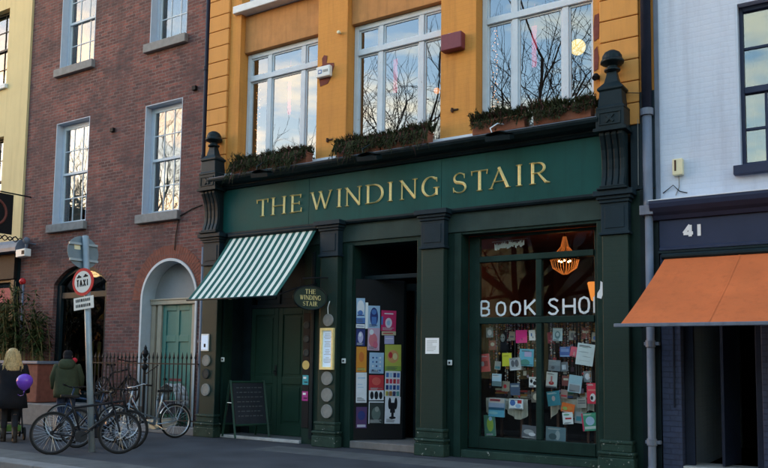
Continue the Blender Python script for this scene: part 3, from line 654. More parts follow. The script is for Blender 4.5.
d = MB(); a, b = -14.355, -13.375; d.box(a, b, YB+.31, YB+.35, .12, 2.798); t = .12
d.box(a, a+t, YB+.285, YB+.309, .12, 2.795); d.box(b-t, b, YB+.285, YB+.309, .12, 2.795); d.box((a+b)/2-.05, (a+b)/2+.05, YB+.285, YB+.309, .121, 2.794)
for z0, z1 in ((.12, .35), (1.0, 1.2), (1.95, 2.1), (2.66, 2.795)):
    d.box(a+t+.001, (a+b)/2-.051, YB+.285, YB+.309, z0, z1); d.box((a+b)/2+.051, b-t-.001, YB+.285, YB+.309, z0, z1)
dr = d.build('door', 'teal_door', bh, bev=.006)
MB().ball((a+.17, YB+.25, 1.1), .035).build('handle', 'iron_black', dr, smooth=True)
MB().box(a+.3, b-.3, YB+.279, YB+.2845, 1.06, 1.12).build('letterbox', 'maroon_metal', dr)
MB().box(-14.72, -13.01, YB-.02, YB+.38, .0006, .118).build('doorstep', 'step_stone', bh, bev=.01)
# arched dark window
m = MB(); P = arcpts(-18.115, -16.045, 3.40, .455, 24); cx = (P[0][0]+P[-1][0])/2
y = YB+.10
I = [(cx+(x-cx)*.88, 3.395+(z-3.40)*.75) for x, z in P]
for (p, q), (i0, i1) in zip(zip(P, P[1:]), zip(I, I[1:])):
    m.quad((p[0], y, p[1]), (q[0], y, q[1]), (i1[0], y, i1[1]), (i0[0], y, i0[1])); m.quad((i0[0], y, i0[1]), (i1[0], y, i1[1]), (i1[0], y+.12, i1[1]), (i0[0], y+.12, i0[1]))
m.box(-18.115, -17.94, y, y+.12, 0, 3.395); m.box(-16.22, -16.045, y, y+.12, 0, 3.395); m.box(-17.939, -16.221, y+.02, y+.12, 3.05, 3.2); m.box(-17.939, -16.221, y+.02, y+.12, 0, .75)
wf = m.build('window', 'shop_dark', bh, bev=.008)
MB().prism([(x, z) for x, z in I]+[(-16.2, .7), (-17.96, .7)], XZ(y+.08), 0, .008).build('pane', 'dark_glass', wf)
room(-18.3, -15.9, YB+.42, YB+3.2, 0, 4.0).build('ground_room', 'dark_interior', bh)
for x, rz in ((-17.2, .05), (-16.95, -.03)): MB().obox((x, YB+.55, 1.55), (.055, 0, rz*.5), (0, .012, 0), (-rz*.6, 0, .42)).build('wooden_slat', 'yellow_wood', bh)
m = MB(); m.tube([(-13.72, YB-.02, 4.0), (-13.70, YB-.02, 4.3), (-13.62, YB-.02, 4.75), (-13.2, YB-.015, 4.9), (-12.9, YB-.015, 4.95)], .012, 6); m.build('cable', 'iron_black', bh)
for x, z in ((-16.1, 7.06), (-13.3, 7.6)): MB().box(x, x+.12, YB-.07, YB-.002, z, z+.1).build('vent', 'ink_black', bh, bev=.008)

# ================================================================== YELLOW HOUSE
yh = thing('yellow_house', (-21.5, .5, 0), 'yellow rendered house with dark ground floor shopfront beside the brick house', 'building')
YX1 = -19.61; YW = [(-22.0, -20.66, 9.1, 11.3), (-22.0, -20.62, 5.2, 7.62)]
m = MB(); wall(m, -25.5, YX1, 4.3, 13.6, YB-.06, .46, YW); m.build('wall', 'render_yellow', yh)
m = MB(); m.box(-25.5, YX1, 8, 8.4, 0, 13.6); m.box(-25.5, -25.2, YB+.41, 7.99, 0, 13.6); m.box(YX1-.3, YX1, YB+.41, 7.99, 0, 13.6); m.build('body_wall', 'render_yellow', yh)
MB().box(-25.5, YX1, YB-.2, 8.4, 13.61, 13.8).build('roof', 'slate_roof', yh)
for x0, x1, z0, z1 in YW:
    y = YB+.1; f = MB(); t = .07; zm = (z0+z1)/2
    f.box(x0, x0+t, y, y+.1, z0, z1); f.box(x1-t, x1-.001, y, y+.1, z0, z1); f.box(x0+t+.001, x1-t-.001, y, y+.1, z1-t, z1-.001); f.box(x0+t+.001, x1-t-.001, y, y+.1, z0, z0+t); f.box(x0+t+.001, x1-t-.001, y-.01, y+.09, zm-.03, zm+.03)
    for k in (1, 2): xx = x0+(x1-x0)*k/3; f.box(xx-.012, xx+.012, y+.02, y+.06, z0+t+.001, zm-.031); f.box(xx-.012, xx+.012, y+.02, y+.06, zm+.031, z1-t-.001)
    for zz in ((z0+zm)/2, (z1+zm)/2): f.box(x0+t+.001, x1-t-.001, y+.025, y+.055, zz-.012, zz+.012)
    fr = f.build('window', 'shop_dark', yh, bev=.005); MB().box(x0+.03, x1-.03, y+.04, y+.043, z0+.03, z1-.03).build('pane', 'pane_glass', fr)
    MB().box(x0-.08, x1+.08, YB-.14, YB+.1, z0-.13, z0-.002).build('window_sill', 'white_sill', yh, bev=.01)
    room(x0-.2, x1+.2, YB+.45, YB+3, z0-.2, z1+.2).build('upstairs_room', 'dark_interior', yh)
m = MB(); sweep(m, [(YB-.062, 4.301), (YB-.42, 4.301), (YB-.42, 4.40), (YB-.38, 4.50), (YB-.30, 4.60), (YB-.062, 4.66)], -25.4, -19.22); m.build('cornice', 'lead_grey', yh, bev=.006)
m = MB(); wall(m, -25.5, YX1, 0, 4.295, YB-.06, .4, [(-24.5, -22.7, .0, 3.5), (-22.3, -19.85, .55, 3.55)]); m.build('shopfront', 'shop_dark', yh, bev=.005)
MB().box(-25.3, -19.64, YB-.16, YB-.064, 3.62, 4.29).build('fascia', 'ink_black', yh, bev=.006)
MB().box(-22.28, -19.87, YB+.1, YB+.11, .57, 3.53).build('pane', 'dark_glass', yh)
MB().box(-21.9, -19.95, YB+.075, YB+.09, 3.02, 3.42).build('pink_band', flat('pink_print', (.32, .05, .09)), yh)
MB().box(-19.80, -19.64, YB-.14, YB-.064, 0, 3.6).build('post', 'shop_dark', yh, bev=.01)
room(-25.2, -19.9, YB+.42, YB+4, 0, 4.2).build('ground_room', 'dark_interior', yh)

# ================================================================== WHITE BRICK BUILDING (41)
wb = thing('white_brick_building', (0, 0, 0), 'white painted brick building with navy shopfront numbered 41', 'building')
VX0, VX1 = -2.955, 2.6
VW = [(-1.865, -.55, 4.32, 6.66), (.7, 2.0, 4.32, 6.66), (-1.865, -.55, 8.1, 10.2), (.7, 2.0, 8.1, 10.2)]
m = MB(); wall(m, VX0, VX1, 3.96, 12.5, -.01, .4, VW); m.build('wall', 'brick_white', wb)
MB().box(VX0-.045, VX0+.02, -.03, -.012, 3.96, 12.5).build('corner_strip', 'lead_grey', wb, bev=.004)
m = MB(); m.box(VX0, VX1, 8, 8.4, 0, 12.5); m.box(VX0+.001, VX0+.25, .4, 7.99, 0, 12.5); m.box(VX1-.25, VX1, .4, 7.99, 0, 12.5); m.build('body_wall', 'brick_white', wb)
MB().box(VX0, VX1, -.15, 8.4, 12.51, 12.7).build('roof', 'slate_roof', wb)
for x0, x1, z0, z1 in VW:
    y = .12; f = MB(); t = .075; zm = (z0+z1)/2-.06
    f.box(x0+.001, x0+t, y, y+.12, z0, z1); f.box(x1-t, x1-.001, y, y+.12, z0, z1); f.box(x0+t+.001, x1-t-.001, y, y+.12, z1-t, z1-.001); f.box(x0+t+.001, x1-t-.001, y, y+.12, z0, z0+t)
    f.box(x0+t+.001, x1-t-.001, y-.012, y+.1, zm-.045, zm+.045)
    for zz in ((z0+zm)/2, (z1+zm)/2): f.box(x0+t+.001, x1-t-.001, y+.03, y+.07, zz-.02, zz+.02)
    f.box(x0+t+.25, x0+t+.29, y+.035, y+.065, z0+t+.001, zm-.046)
    fr = f.build('window', 'navy_paint', wb, bev=.006); MB().box(x0+.03, x1-.03, y+.05, y+.053, z0+.03, z1-.03).build('pane', 'pane_glass', fr)
    MB().box(x0-.06, x1+.06, -.12, .12, z0-.13, z0-.002).build('window_sill', 'navy_paint', wb, bev=.008)
    MB().box(x0+.002, x0+.025, -.014, .119, z0, z1).build('window_reveal', 'win_paint_blue', wb)
    room(x0-.2, x1+.2, .42, 3, z0-.2, z1+.2).build('upstairs_room', 'dark_interior', wb)
m = MB(); sweep(m, [(-.012, 3.64), (-.10, 3.645), (-.14, 3.70), (-.20, 3.74), (-.26, 3.80), (-.28, 3.86), (-.28, 3.90), (-.012, 3.955)], -3.04, VX1); m.build('cornice', 'navy_paint', wb, bev=.004)
m = MB(); sweep(m, [(-.285, 3.901), (-.285, 3.912), (-.02, 3.968), (-.012, 3.968), (-.012, 3.957)], -3.05, VX1); m.build('lead_flashing', 'flashing', wb)
fs = MB().box(-2.95, VX1, -.06, .3, 3.19, 3.64).build('fascia', 'navy_paint', wb, bev=.003)
m = MB()
for c, x0, x1 in (('4', -2.63, -2.465), ('1', -2.46, -2.34)): m = MB(); block_glyph(m, c, x0, x1, 3.355, 3.565, lambda u, v, d: (u, -.0612+d, v), .008, .046); m.build('digit', 'letter_white', fs)
m = MB(); sweep(m, [(-.061, 3.20), (-.085, 3.20), (-.085, 3.235), (-.061, 3.25)], -2.949, VX1); m.build('moulding', 'navy_paint', wb)
m = MB(); sweep(m, [(-.061, 3.155), (-.11, 3.155), (-.11, 3.185), (-.061, 3.195)], -2.96, VX1); m.build('moulding', 'shop_dark', wb)
m = MB(); m.box(-2.95, -2.68, -.05, .3, 0, 3.15); m.box(-1.64, -1.36, -.05, .3, 0, 3.15); m.build('column', 'brick_blue', wb, bev=.01)
MB().tube([(-2.78, -.065, 3.0), (-2.78, -.065, .95)], .012, 6).build('conduit', 'pipe_navy', wb)
m = MB(); m.box(-2.679, -2.55, .12, .2, .14, 3.14); m.box(-2.55, -1.641, .12, .2, 2.6, 3.14); m.box(-1.74, -1.641, .12, .2, .14, 2.599); m.build('door_frame', 'pipe_navy', wb, bev=.008)
d = MB(); d.obox((-2.13, .50, 1.37), (.055, .31, 0), (.02, -.004, 0), (0, 0, 1.22)); dr = d.build('door', 'pipe_navy', wb)
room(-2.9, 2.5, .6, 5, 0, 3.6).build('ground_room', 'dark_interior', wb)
m = MB(); wall(m, -1.36, VX1, 0, 3.15, .0, .3, [(-1.1, .9, .6, 3.0)]); m.build('shopfront', 'navy_paint', wb)
MB().box(-1.1, .9, .12, .13, .6, 3.0).build('pane', 'dark_glass', wb)
MB().box(-2.68, -1.64, -.05, .58, .0006, .14).build('doorstep', 'threshold_stone', wb, bev=.012)

# ================================================================== THINGS ON THE FACADES
# green and white striped awning
aw = thing('awning', (-10.3, -.1, 2.6), 'green and white striped awning over the double door', 'awning')
m = MB(); n = 27; ns = 6
for i in range(n):
    m.m = i % 2
    x0 = -11.42+2.2*i/n; x1 = -11.42+2.2*(i+1)/n
    for j in range(ns):
        f0, f1 = j/ns, (j+1)/ns
        P = lambda x, f: (x, -.10-1.12*f, 4.03-1.355*f-.05*math.sin(math.pi*f)-.022*f*math.sin(math.pi*(x+11.42)/2.2)+.006*math.sin(x*9+f*3)*f)
        a, b, c, d = P(x0, f0), P(x1, f0), P(x1, f1), P(x0, f1); o = Vector((0, .003, -.003))
        m.quad(a, b, c, d); m.quad(*[Vector(p)+o for p in (a, d, c, b)])
m.build('canopy', ['awning_green', 'awning_white'], aw, fix=False)
MB().tube([(-11.44, -1.225, 2.668), (-9.2, -1.225, 2.668)], .018).build('front_bar', 'shop_dark', aw, smooth=True)
for x in (-11.40, -9.24): MB().tube([(x, -.05, 3.0), (x, -.65, 2.86), (x, -1.22, 2.675)], .014).build('arm', 'iron_black', aw)
MB().tube([(-11.45, -.125, 4.05), (-9.19, -.125, 4.05)], .05, 10).build('roller', 'shop_dark', aw)
# orange awning
ao = thing('awning', (-1, -.1, 2.0), 'plain orange awning under the number 41 fascia', 'awning')
m = MB(); n = 60; ns = 12
for i in range(n):
    for j in range(ns):
        def P(fx, f): return (-2.86-.09*f+(3.7+.09*f)*fx, -.13-1.87*f, 3.075-1.035*f-.03*math.sin(math.pi*f)+.014*math.sin(fx*26)*f*(1-.6*f)+.006*math.sin(fx*61+f*4)*math.sin(math.pi*f))
        a, b, c, d = P(i/n, j/ns), P((i+1)/n, j/ns), P((i+1)/n, (j+1)/ns), P(i/n, (j+1)/ns); o = Vector((0, .003, -.003))
        m.quad(a, b, c, d); m.quad(*[Vector(p)+o for p in (a, d, c, b)])
m.build('canopy', 'awning_orange', ao, fix=False)
for fx in (.27, .56, .84):
    m = MB()
    P = [(-2.86-.09*f+(3.7+.09*f)*fx, -.13-1.87*f, 3.081-1.035*f-.03*math.sin(math.pi*f)+.014*math.sin(fx*26)*f*(1-.6*f)+.006*math.sin(fx*61+f*4)*math.sin(math.pi*f)) for f in [k/12 for k in range(13)]]
    for p, q_ in zip(P, P[1:]): m.quad((p[0]-.012, p[1], p[2]), (p[0]+.012, p[1], p[2]), (q_[0]+.012, q_[1], q_[2]), (q_[0]-.012, q_[1], q_[2]))
    m.build('seam', 'awning_orange', ao, fix=False)
MB().box(-3.03, .86, -2.03, -1.985, 2.0, 2.045).build('front_bar', 'lead_grey', ao, bev=.008)
MB().tube([(-2.9, -.14, 3.10), (.84, -.14, 3.10)], .045, 10).build('roller', 'shop_dark', ao)
for x in (-2.7, .6): MB().tube([(x, -.12, 2.88), (x+.25, -1.0, 2.34), (x, -1.97, 2.0)], .018).build('arm', 'iron_black', ao)

# oval hanging sign
ov = thing('hanging_sign', (-9.0, -.45, 2.7), 'oval dark green hanging sign with gold THE WINDING STAIR lettering', 'sign')
ax = Vector((.50, .866, 0)); nx = Vector((.866, -.50, 0)); oc = Vector((-9.06, -.47, 2.69))
def ovput(u, v, d): return oc+ax*u+Vector((0, 0, v))+nx*(-d)
m = MB(); m.prism([(.33*math.cos(2*math.pi*i/32), .225*math.sin(2*math.pi*i/32)) for i in range(32)], ovput, -.02, .02); bd = m.build('board', 'shop_green', ov, bev=.004)
m = MB(); m.tube([ovput(.318*math.cos(2*math.pi*i/32), .213*math.sin(2*math.pi*i/32), -.02) for i in range(32)], .012, 6, closed=True); m.build('rim', 'shop_dark', bd)
m = MB()
GW = {'T': .8, 'H': 1.0, 'E': .78, 'W': 1.3, 'I': .38, 'N': 1.0, 'D': 1.0, 'G': 1.0, 'S': .7, 'A': .95, 'R': .85}
def small_word(mb, s, vz, h, put, sc=.82):
    tot = sum(GW[c]*h*sc+h*.12 for c in s)-h*.12; u = -tot/2
    for c in s:
        w_ = GW[c]*h*sc
        for k, (p, ws) in enumerate(glyph(c, GW[c])):
            ribbon(mb, [(x*sc, y) for x, y in p], ws, lambda a, b_, d, k=k, u=u: put(u+a*h, vz+b_*h, -.021-.0004*k+d), -.004)
        u += w_+h*.12
small_word(m, 'THE', .07, .085, ovput); small_word(m, 'WINDING', -.04, .085, ovput, .66); small_word(m, 'STAIR', -.15, .085, ovput, .78)
m.build('lettering', 'gold_leaf', bd)
MB().tube([(-8.87, -.15, 3.08), (-9.0, -.40, 3.06), (-9.12, -.62, 3.03)], .014).build('bracket', 'iron_black', ov)
for s in (-.2, .2): MB().tube([ovput(s, .21, 0), ovput(s, .345, 0)], .006, 6).build('hanger', 'iron_black', ov)

# plaques on the pilasters
def plaque(x, z, r, label, mat='plaque_grey', group='round plaques on the pilasters', y=-.182):
    m = MB(); m.lathe([(r, 0), (r, -.018), (r*.93, -.026), (r*.88, -.02), (.002, -.02)], (x, y, z), 24, 'y'); k = m
    for a in range(0, 360, 30): k.obox((x+r*.72*math.cos(R(a)), y-.0225, z+r*.72*math.sin(R(a))), (.012, 0, 0), (0, .002, 0), (0, 0, .012))
    k.box(x-r*.45, x+r*.45, y-.024, y-.021, z+.02, z+.035); k.box(x-r*.38, x+r*.38, y-.024, y-.021, z-.03, z-.015)
    o = m.build('round_plaque', mat, None, (x, y, z), smooth=False); tag(o, label, 'plaque', group)
plaque(-11.93, 1.53, .115, 'pale round plaque directly below the white notice on the leftmost shop pilaster'); plaque(-11.925, 1.265, .10, 'dark round plaque, the middle of three under the white notice', 'plaque_dark'); plaque(-11.92, .94, .125, 'pale round plaque, lowest on the shop pilaster beside the railings')
plaque(-8.845, 2.295, .115, 'grey round plaque hung above the gold menu frame'); plaque(-8.85, 1.235, .125, 'grey round plaque right under the gold menu frame'); plaque(-8.845, .935, .125, 'grey round plaque, second under the gold menu frame'); plaque(-8.84, .64, .125, 'grey round plaque, lowest under the gold menu frame')
tag(MB().tube([(-8.845, -.20, 2.41), (-8.845, -.21, 2.52), (-8.83, -.21, 2.58), (-8.81, -.20, 2.64)], .008, 6).build('hook', 'white_plastic', None, (-8.84, -.2, 2.5)), 'thin pale hook above the grey plaque and menu frame', 'hook')
mf = thing('menu_frame', (-8.845, -.19, 1.4), 'gold framed menu box with pale lit page on the pilaster', 'menu frame')
m = MB(); x0, x1, z0, z1 = -8.995, -8.69, 1.39, 2.15
m.box(x0, x0+.045, -.24, -.182, z0, z1); m.box(x1-.045, x1, -.24, -.182, z0, z1); m.box(x0+.0455, x1-.0455, -.24, -.182, z0, z0+.05); m.box(x0+.0455, x1-.0455, -.24, -.182, z1-.05, z1); m.build('frame', 'gold_leaf', mf, bev=.006)
pg = MB().box(x0+.046, x1-.046, -.20, -.183, z0+.051, z1-.051).build('page', 'ticket_glow', mf)
m = MB(); random.seed(11)
for i in range(20):
    zz = z1-.11-i*.029; wv = random.uniform(.04, .085)
    if i % 5 != 4: m.box(-8.843-wv, -8.843+wv, -.202, -.2005, zz, zz+.008)
m.build('menu_lines', 'plaque_grey', pg)
nt = thing('notice', (-11.965, -.19, 1.7), 'white framed notice on the leftmost shop pilaster', 'notice'); MB().box(-12.08, -11.86, -.205, -.182, 1.72, 2.07).build('board', 'white_plastic', nt, bev=.008)
MB().box(-12.06, -11.88, -.209, -.2055, 1.75, 2.04).build('sheet', 'ticket_glow', nt); MB().box(-11.99, -11.94, -.211, -.2095, 1.80, 1.87).build('mark', 'ink_black', nt)
nt = thing('notice', (-6.66, -.19, 1.7), 'white paper notice on the pilaster beside the bookshop window', 'notice'); MB().box(-6.79, -6.53, -.186, -.182, 1.69, 1.955).build('sheet', 'paper', nt)
m = MB(); random.seed(2)
for i in range(8): m.box(-6.76, -6.76+random.uniform(.1, .2), -.1872, -.1865, 1.905-i*.024, 1.911-i*.024)
m.build('print_lines', 'plaque_grey', nt)
for x, z, l in ((-8.58, 1.555, 'white doorbell beside the menu frame pilaster'), (-11.60, 1.555, 'white doorbell under the striped awning'), (-6.395, 1.545, 'white doorbell right of the paper notice pilaster')):
    o = thing('doorbell', (x, -.04, z), l, 'doorbell', 'white doorbells'); MB().box(x-.045, x+.045, -.062, -.042, z-.045, z+.045).build('plate', 'white_plastic', o, bev=.01); MB().lathe([(.018, 0), (.018, -.01), (.004, -.014)], (x, -.062, z), 12, 'y').build('button', 'ink_black', o)
for x, z, c, l, w in ((-9.48, 1.47, (.62, .48, .16), 'round yellow sticker on the dark strip by the door', 0), (-9.48, 1.19, (.03, .33, .42), 'cyan square sticker on the dark strip by the door', 1), (-9.485, .89, (.40, .03, .24), 'magenta sticker lowest on the dark strip by the door', 1)):
    mt = flat('sticker_'+l.split()[0]+l.split()[1], c, .5)
    if not w: m = MB().lathe([(.085, 0), (.085, -.003), (.002, -.003)], (x, -.0205, z), 24, 'y'); m.box(x-.05, x+.05, -.0252, -.0242, z-.01, z+.02)
    else: m = MB().box(x-.07, x+.07, -.024, -.0205, z-.09, z+.09)
    o = m.build('sticker', mt, None, (x, -.02, z)); tag(o, l, 'sticker', 'stickers on the dark strip')
    if w: MB().box(x-.05, x+.02, -.0252, -.0242, z+.02, z+.06).build('print', 'paper', o); MB().box(x-.03, x+.055, -.0252, -.0242, z-.05, z-.03).build('print', 'ink_black', o)
for i, z in enumerate((2.22, 1.96, 1.70)):
    o = MB().lathe([(.07, 0), (.07, -.008), (.055, -.012), (.05, -.006), (.002, -.006)], (-9.48, -.0205, z), 22, 'y').build('badge', 'plaque_dark', None, (-9.48, -.02, z))
    tag(o, ('dark round badge near the top of the dark strip', 'dark round badge second down the dark strip', 'dark round badge just above the yellow sticker')[i], 'badge', 'dark badges on the strip')
m = MB().prism([(-3.885, 2.55), (-3.82, 2.53), (-3.79, 2.62), (-3.775, 2.76), (-3.83, 2.80), (-3.84, 2.68), (-3.88, 2.62)], XZ(-.0415), -.004, -.0005); tag(m.build('torn_poster', 'paper', None, (-3.83, -.04, 2.5)), 'torn scrap of pale paper on the green frame by the rightmost pilaster', 'torn poster')
# alarm boxes and patches on the piers
al = thing('alarm_box', (-9.16, -.05, 7.07), 'white alarm box with blue logo on orange pier', 'alarm box'); MB().box(-9.33, -9.0, -.10, -.003, 6.965, 7.18).build('cover', 'white_plastic', al, bev=.02)
bl = flat('logo_blue', (.05, .14, .38)); m = MB(); m.box(-9.27, -9.19, -.104, -.1005, 7.03, 7.11); m.build('logo', bl, al); m = MB(); m.box(-9.255, -9.205, -.106, -.1045, 7.05, 7.09); m.build('logo', 'white_plastic', al)
m = MB()
for i in range(4): m.box(-9.16+i*.032, -9.14+i*.032, -.104, -.1005, 7.05, 7.10)
m.build('print', 'plaque_grey', al)
def blob(x, z, pts, y, label):
    m = MB().prism([(x+a, z+b) for a, b in pts], XZ(y), -.006, .0); tag(m.build('paint_scar', 'scar_paint', None, (x, y, z), bev=.002), label, 'paint patch', 'dark scars on the orange wall')
blob(-9.17, 7.07, [(-.12, -.25), (.06, -.22), (.13, -.12), (.21, .1), (.2, .16), (.02, .19), (.04, .33), (-.04, .36), (-.09, .3), (-.08, .17), (-.19, .12)], -.003, 'dark scar around the white alarm box')
blob(-3.87, 6.78, [(-.04, -.22), (.035, -.18), (.05, .05), (.04, .22), (-.03, .2), (-.05, 0)], -.003, 'upper dark scar on the pier right of the windows'); blob(-3.88, 6.28, [(-.035, -.2), (.03, -.17), (.045, 0), (.02, .2), (-.03, .14)], -.003, 'lower dark scar on the pier right of the windows')
rb = thing('alarm_box', (-6.39, -.05, 7.03), 'maroon metal alarm box on orange pier', 'alarm box'); MB().box(-6.56, -6.16, -.16, -.003, 6.90, 7.19).build('cover', 'maroon_metal', rb, bev=.015); MB().box(-6.45, -6.4, -.10, -.03, 7.191, 7.215).build('bracket', 'white_plastic', rb)
for x, z, l in ((-9.04, 5.72, 'rusty iron wall stub low on the orange pier left of centre'), (-6.36, 5.86, 'rusty iron wall stub low on the orange pier below the maroon box')):
    m = MB().box(x-.075, x+.075, -.02, -.002, z, z+.03); m.box(x-.05, x-.02, -.05, -.002, z-.03, z+.05); tag(m.build('iron_stub', 'dark_wood', None, (x, 0, z), bev=.006), l, 'wall stub', 'iron stubs in the piers')
o = MB().lathe([(.02, 0), (.035, -.05), (.03, -.08), (.006, -.085)], (-8.83, -.003, 7.78), 12, 'y').build('sensor', 'cream_plastic', None, (-8.83, 0, 7.78)); tag(o, 'small beige sensor high on the pier between the windows', 'sensor')
o = MB().tube([(-3.86, -.003, 5.98), (-3.86, -.08, 5.97), (-3.87, -.12, 5.93)], [.04, .05, .045], 10).build('sensor', 'ink_black', None, (-3.86, 0, 5.98)); tag(o, 'small black sensor on the pier by the right finial', 'sensor')
o = thing('bracket_box', (-2.67, -.02, 4.4), 'cream wall box on white painted brick above number 41', 'wall box'); MB().box(-2.745, -2.60, -.10, -.012, 4.28, 4.52).build('cover', 'cream_plastic', o, bev=.012); MB().box(-2.715, -2.69, -.104, -.1005, 4.34, 4.50).build('slot', 'dark_wood', o); MB().tube([(-2.67, -.03, 4.28), (-2.67, -.02, 4.12), (-2.72, -.02, 4.0)], .006, 6).build('cable', 'plaque_grey', o)
# wires over the capital of the white wall
for i, p in enumerate(([(-2.9, -.02, 4.05), (-2.75, -.04, 4.15), (-2.66, -.03, 4.05), (-2.56, -.02, 4.02)], [(-3.02, -.09, 5.62), (-3.2, -.11, 5.58), (-3.45, -.10, 5.63)], [(-3.24, -.05, 5.2), (-3.245, -.05, 4.2)])):
    tag(MB().tube(p, .007, 6).build('cable', 'iron_black' if i < 2 else 'plaque_grey', None, p[0]), ('loose dark cable at the foot of the white brick wall', 'dark cable strung across the right orange quoins', 'thin grey cable beside the right console bracket')[i], 'cable')
# downpipes between the buildings
dp = thing('downpipe', (-3.1, -.08, 0), 'dark navy upper rainwater pipe running into a pale grey lower pipe', 'drainpipe')
m = MB(); m.tube([(-3.10, -.075, 12.8), (-3.10, -.075, 5.32)], .075, 14); m.build('upper_pipe', 'pipe_navy', dp, smooth=True)
m = MB(); m.tube([(-3.10, -.075, 5.3), (-3.10, -.075, 3.92), (-3.09, -.10, 3.80)], .07, 14); m.tube([(-3.08, -.12, 3.80), (-3.08, -.13, .12), (-3.08, -.2, .02)], .058, 14); m.build('lower_pipe', 'lead_grey', dp, smooth=True)
MB().box(-3.19, -3.0, -.22, -.01, 3.72, 3.86).build('hopper', 'lead_grey', dp, bev=.006)
for z in (5.28, 7.6, 10): MB().lathe([(.095, -.05), (.095, .05)], (-3.10, -.075, z), 16).build('collar', 'lead_grey', dp)
for z in (.45, 1.85): m = MB(); m.box(-3.17, -2.96, -.15, -.06, z-.025, z+.025); m.lathe([(.072, -.05), (.072, .05)], (-3.08, -.13, z), 14); m.build('collar', 'lead_grey', dp, bev=.006)
dp = thing('downpipe', (-12.79, -.02, 0), 'thin black rainwater pipe between brick house and orange building', 'drainpipe')
MB().tube([(-12.82, .40, 12.9), (-12.82, .40, 5.5), (-12.83, .41, 5.3)], .045, 10).build('pipe', 'pipe_navy', dp, smooth=True)
for z in (6, 8, 10): MB().lathe([(.06, -.04), (.06, .04)], (-12.82, .40, z), 12).build('collar', 'pipe_navy', dp)
MB_ = MB().tube([(-12.27, -.03, 3.9), (-12.27, -.03, 1.0), (-12.28, -.05, .05)], .04, 10); dp = thing('downpipe', (-12.27, -.03, 0), 'pale grey rainwater pipe beside the leftmost shop pilaster', 'drainpipe'); MB_.build('pipe', 'lead_grey', dp, smooth=True)
MB().box(-12.33, -12.21, -.07, .03, 1.9, 1.95).build('collar', 'lead_grey', dp)
# signboard lamps on the cornice
for i, x in enumerate((-10.2, -7.72, -5.24)):
    o = thing('sign_lamp', (x, -.3, 5.25), ('dark spotlight on the cornice above the word THE', 'dark spotlight on the cornice above the middle of the sign', 'dark spotlight on the cornice above the word STAIR')[i], 'lamp', 'spotlights on the cornice')
    MB().tube([(x+.12, -.12, 5.27), (x+.05, -.25, 5.36), (x-.12, -.42, 5.37), (x-.20, -.52, 5.28), (x-.15, -.56, 5.18)], .011, 8).build('arm', 'flashing' if i == 2 else 'shop_dark', o, smooth=True)
    m = MB(); m.loft([((x-.25, -.56, 5.15), .02, .02, 0), ((x-.2, -.56, 5.16), .05, .07, 0), ((x+.02, -.58, 5.17), .07, .09, 0), ((x+.16, -.58, 5.12), .06, .07, 0)], 14); m.obox((x-.02, -.56, 5.09), (.21, 0, -.01), (0, .085, .03), (0, -.01, .035))
    m.build('head', 'shop_dark', o, smooth=False)

# flower boxes
def flower_box(x0, x1, zb, label, seed, dens=1.0, droop=.5):
    o = thing('flower_box', ((x0+x1)/2, -.12, zb), label, 'flower box', 'window boxes over the shop sign')
    m = MB(); m.prism([(-.335, zb), (-.15, zb), (-.13, zb+.2), (-.355, zb+.2)], lambda u, v, d: (d, u, v), x0, x1)
    for z in (zb+.18,): m.box(x0-.012, x1+.012, -.365, -.122, z, z+.03)
    m.build('trough', 'terracotta', o, bev=.006)
    rnd = random.Random(seed); f = MB(); n = int((x1-x0)*1050*dens)
    for i in range(n):
        x = rnd.uniform(x0-.04, x1+.04); y = rnd.uniform(-.36, -.12); z = zb+.2+rnd.uniform(-.02, .06); f.m = 1 if rnd.random() < .14 else 0
        hump = .55+.45*math.sin(x*5+seed)*math.sin(x*11.3+seed*2)
        h = rnd.uniform(.06, .24)*(0.4+.95*hump); lean = Vector((rnd.uniform(-.6, .6), rnd.uniform(-1.3, .3), 1)).normalized()
        if y < -.26 and rnd.random() < droop: y = -.365; lean = Vector((rnd.uniform(-.5, .5), -.35, -1)).normalized(); h *= rnd.uniform(.6, 1.25) if x0 > -6 else rnd.uniform(1.0, 2.1)
        p = Vector((x, y, z)); s = lean.orthogonal().normalized(); s.rotate(Matrix.Rotation(rnd.uniform(0, 6.28), 3, lean)); wv = rnd.uniform(.006, .015)
        f.F(*f.V(p-s*wv, p+s*wv, p+lean*h)); q_ = p+lean*h*.6; 
        for k in range(3):
            l2 = (lean+Vector((rnd.uniform(-1, 1), rnd.uniform(-1, 1), rnd.uniform(-.4, .8)))).normalized(); f.F(*f.V(q_-s*wv, q_+s*wv, q_+l2*rnd.uniform(.03, .07)))
    f.build('plants', ['heather', 'heather_pink'], o, fix=False)
    return o
flower_box(-11.20, -10.32, 5.268, 'brown planted window box at the left end of the leftmost orange window', 1, 1, .95); flower_box(-10.28, -9.33, 5.268, 'brown planted window box at the right end of the leftmost orange window', 5, 1, .95)
flower_box(-8.62, -7.68, 5.268, 'planted window box at the left half of the middle window', 2, 1, .85); flower_box(-7.64, -6.70, 5.268, 'planted window box at the right half of the middle window', 6, 1, .7)
flower_box(-5.85, -4.93, 5.268, 'planted terracotta window box at the left half of the right window', 3, .9, .3); flower_box(-4.78, -3.86, 5.268, 'planted terracotta window box beside the right finial', 4, 1.3, .6)
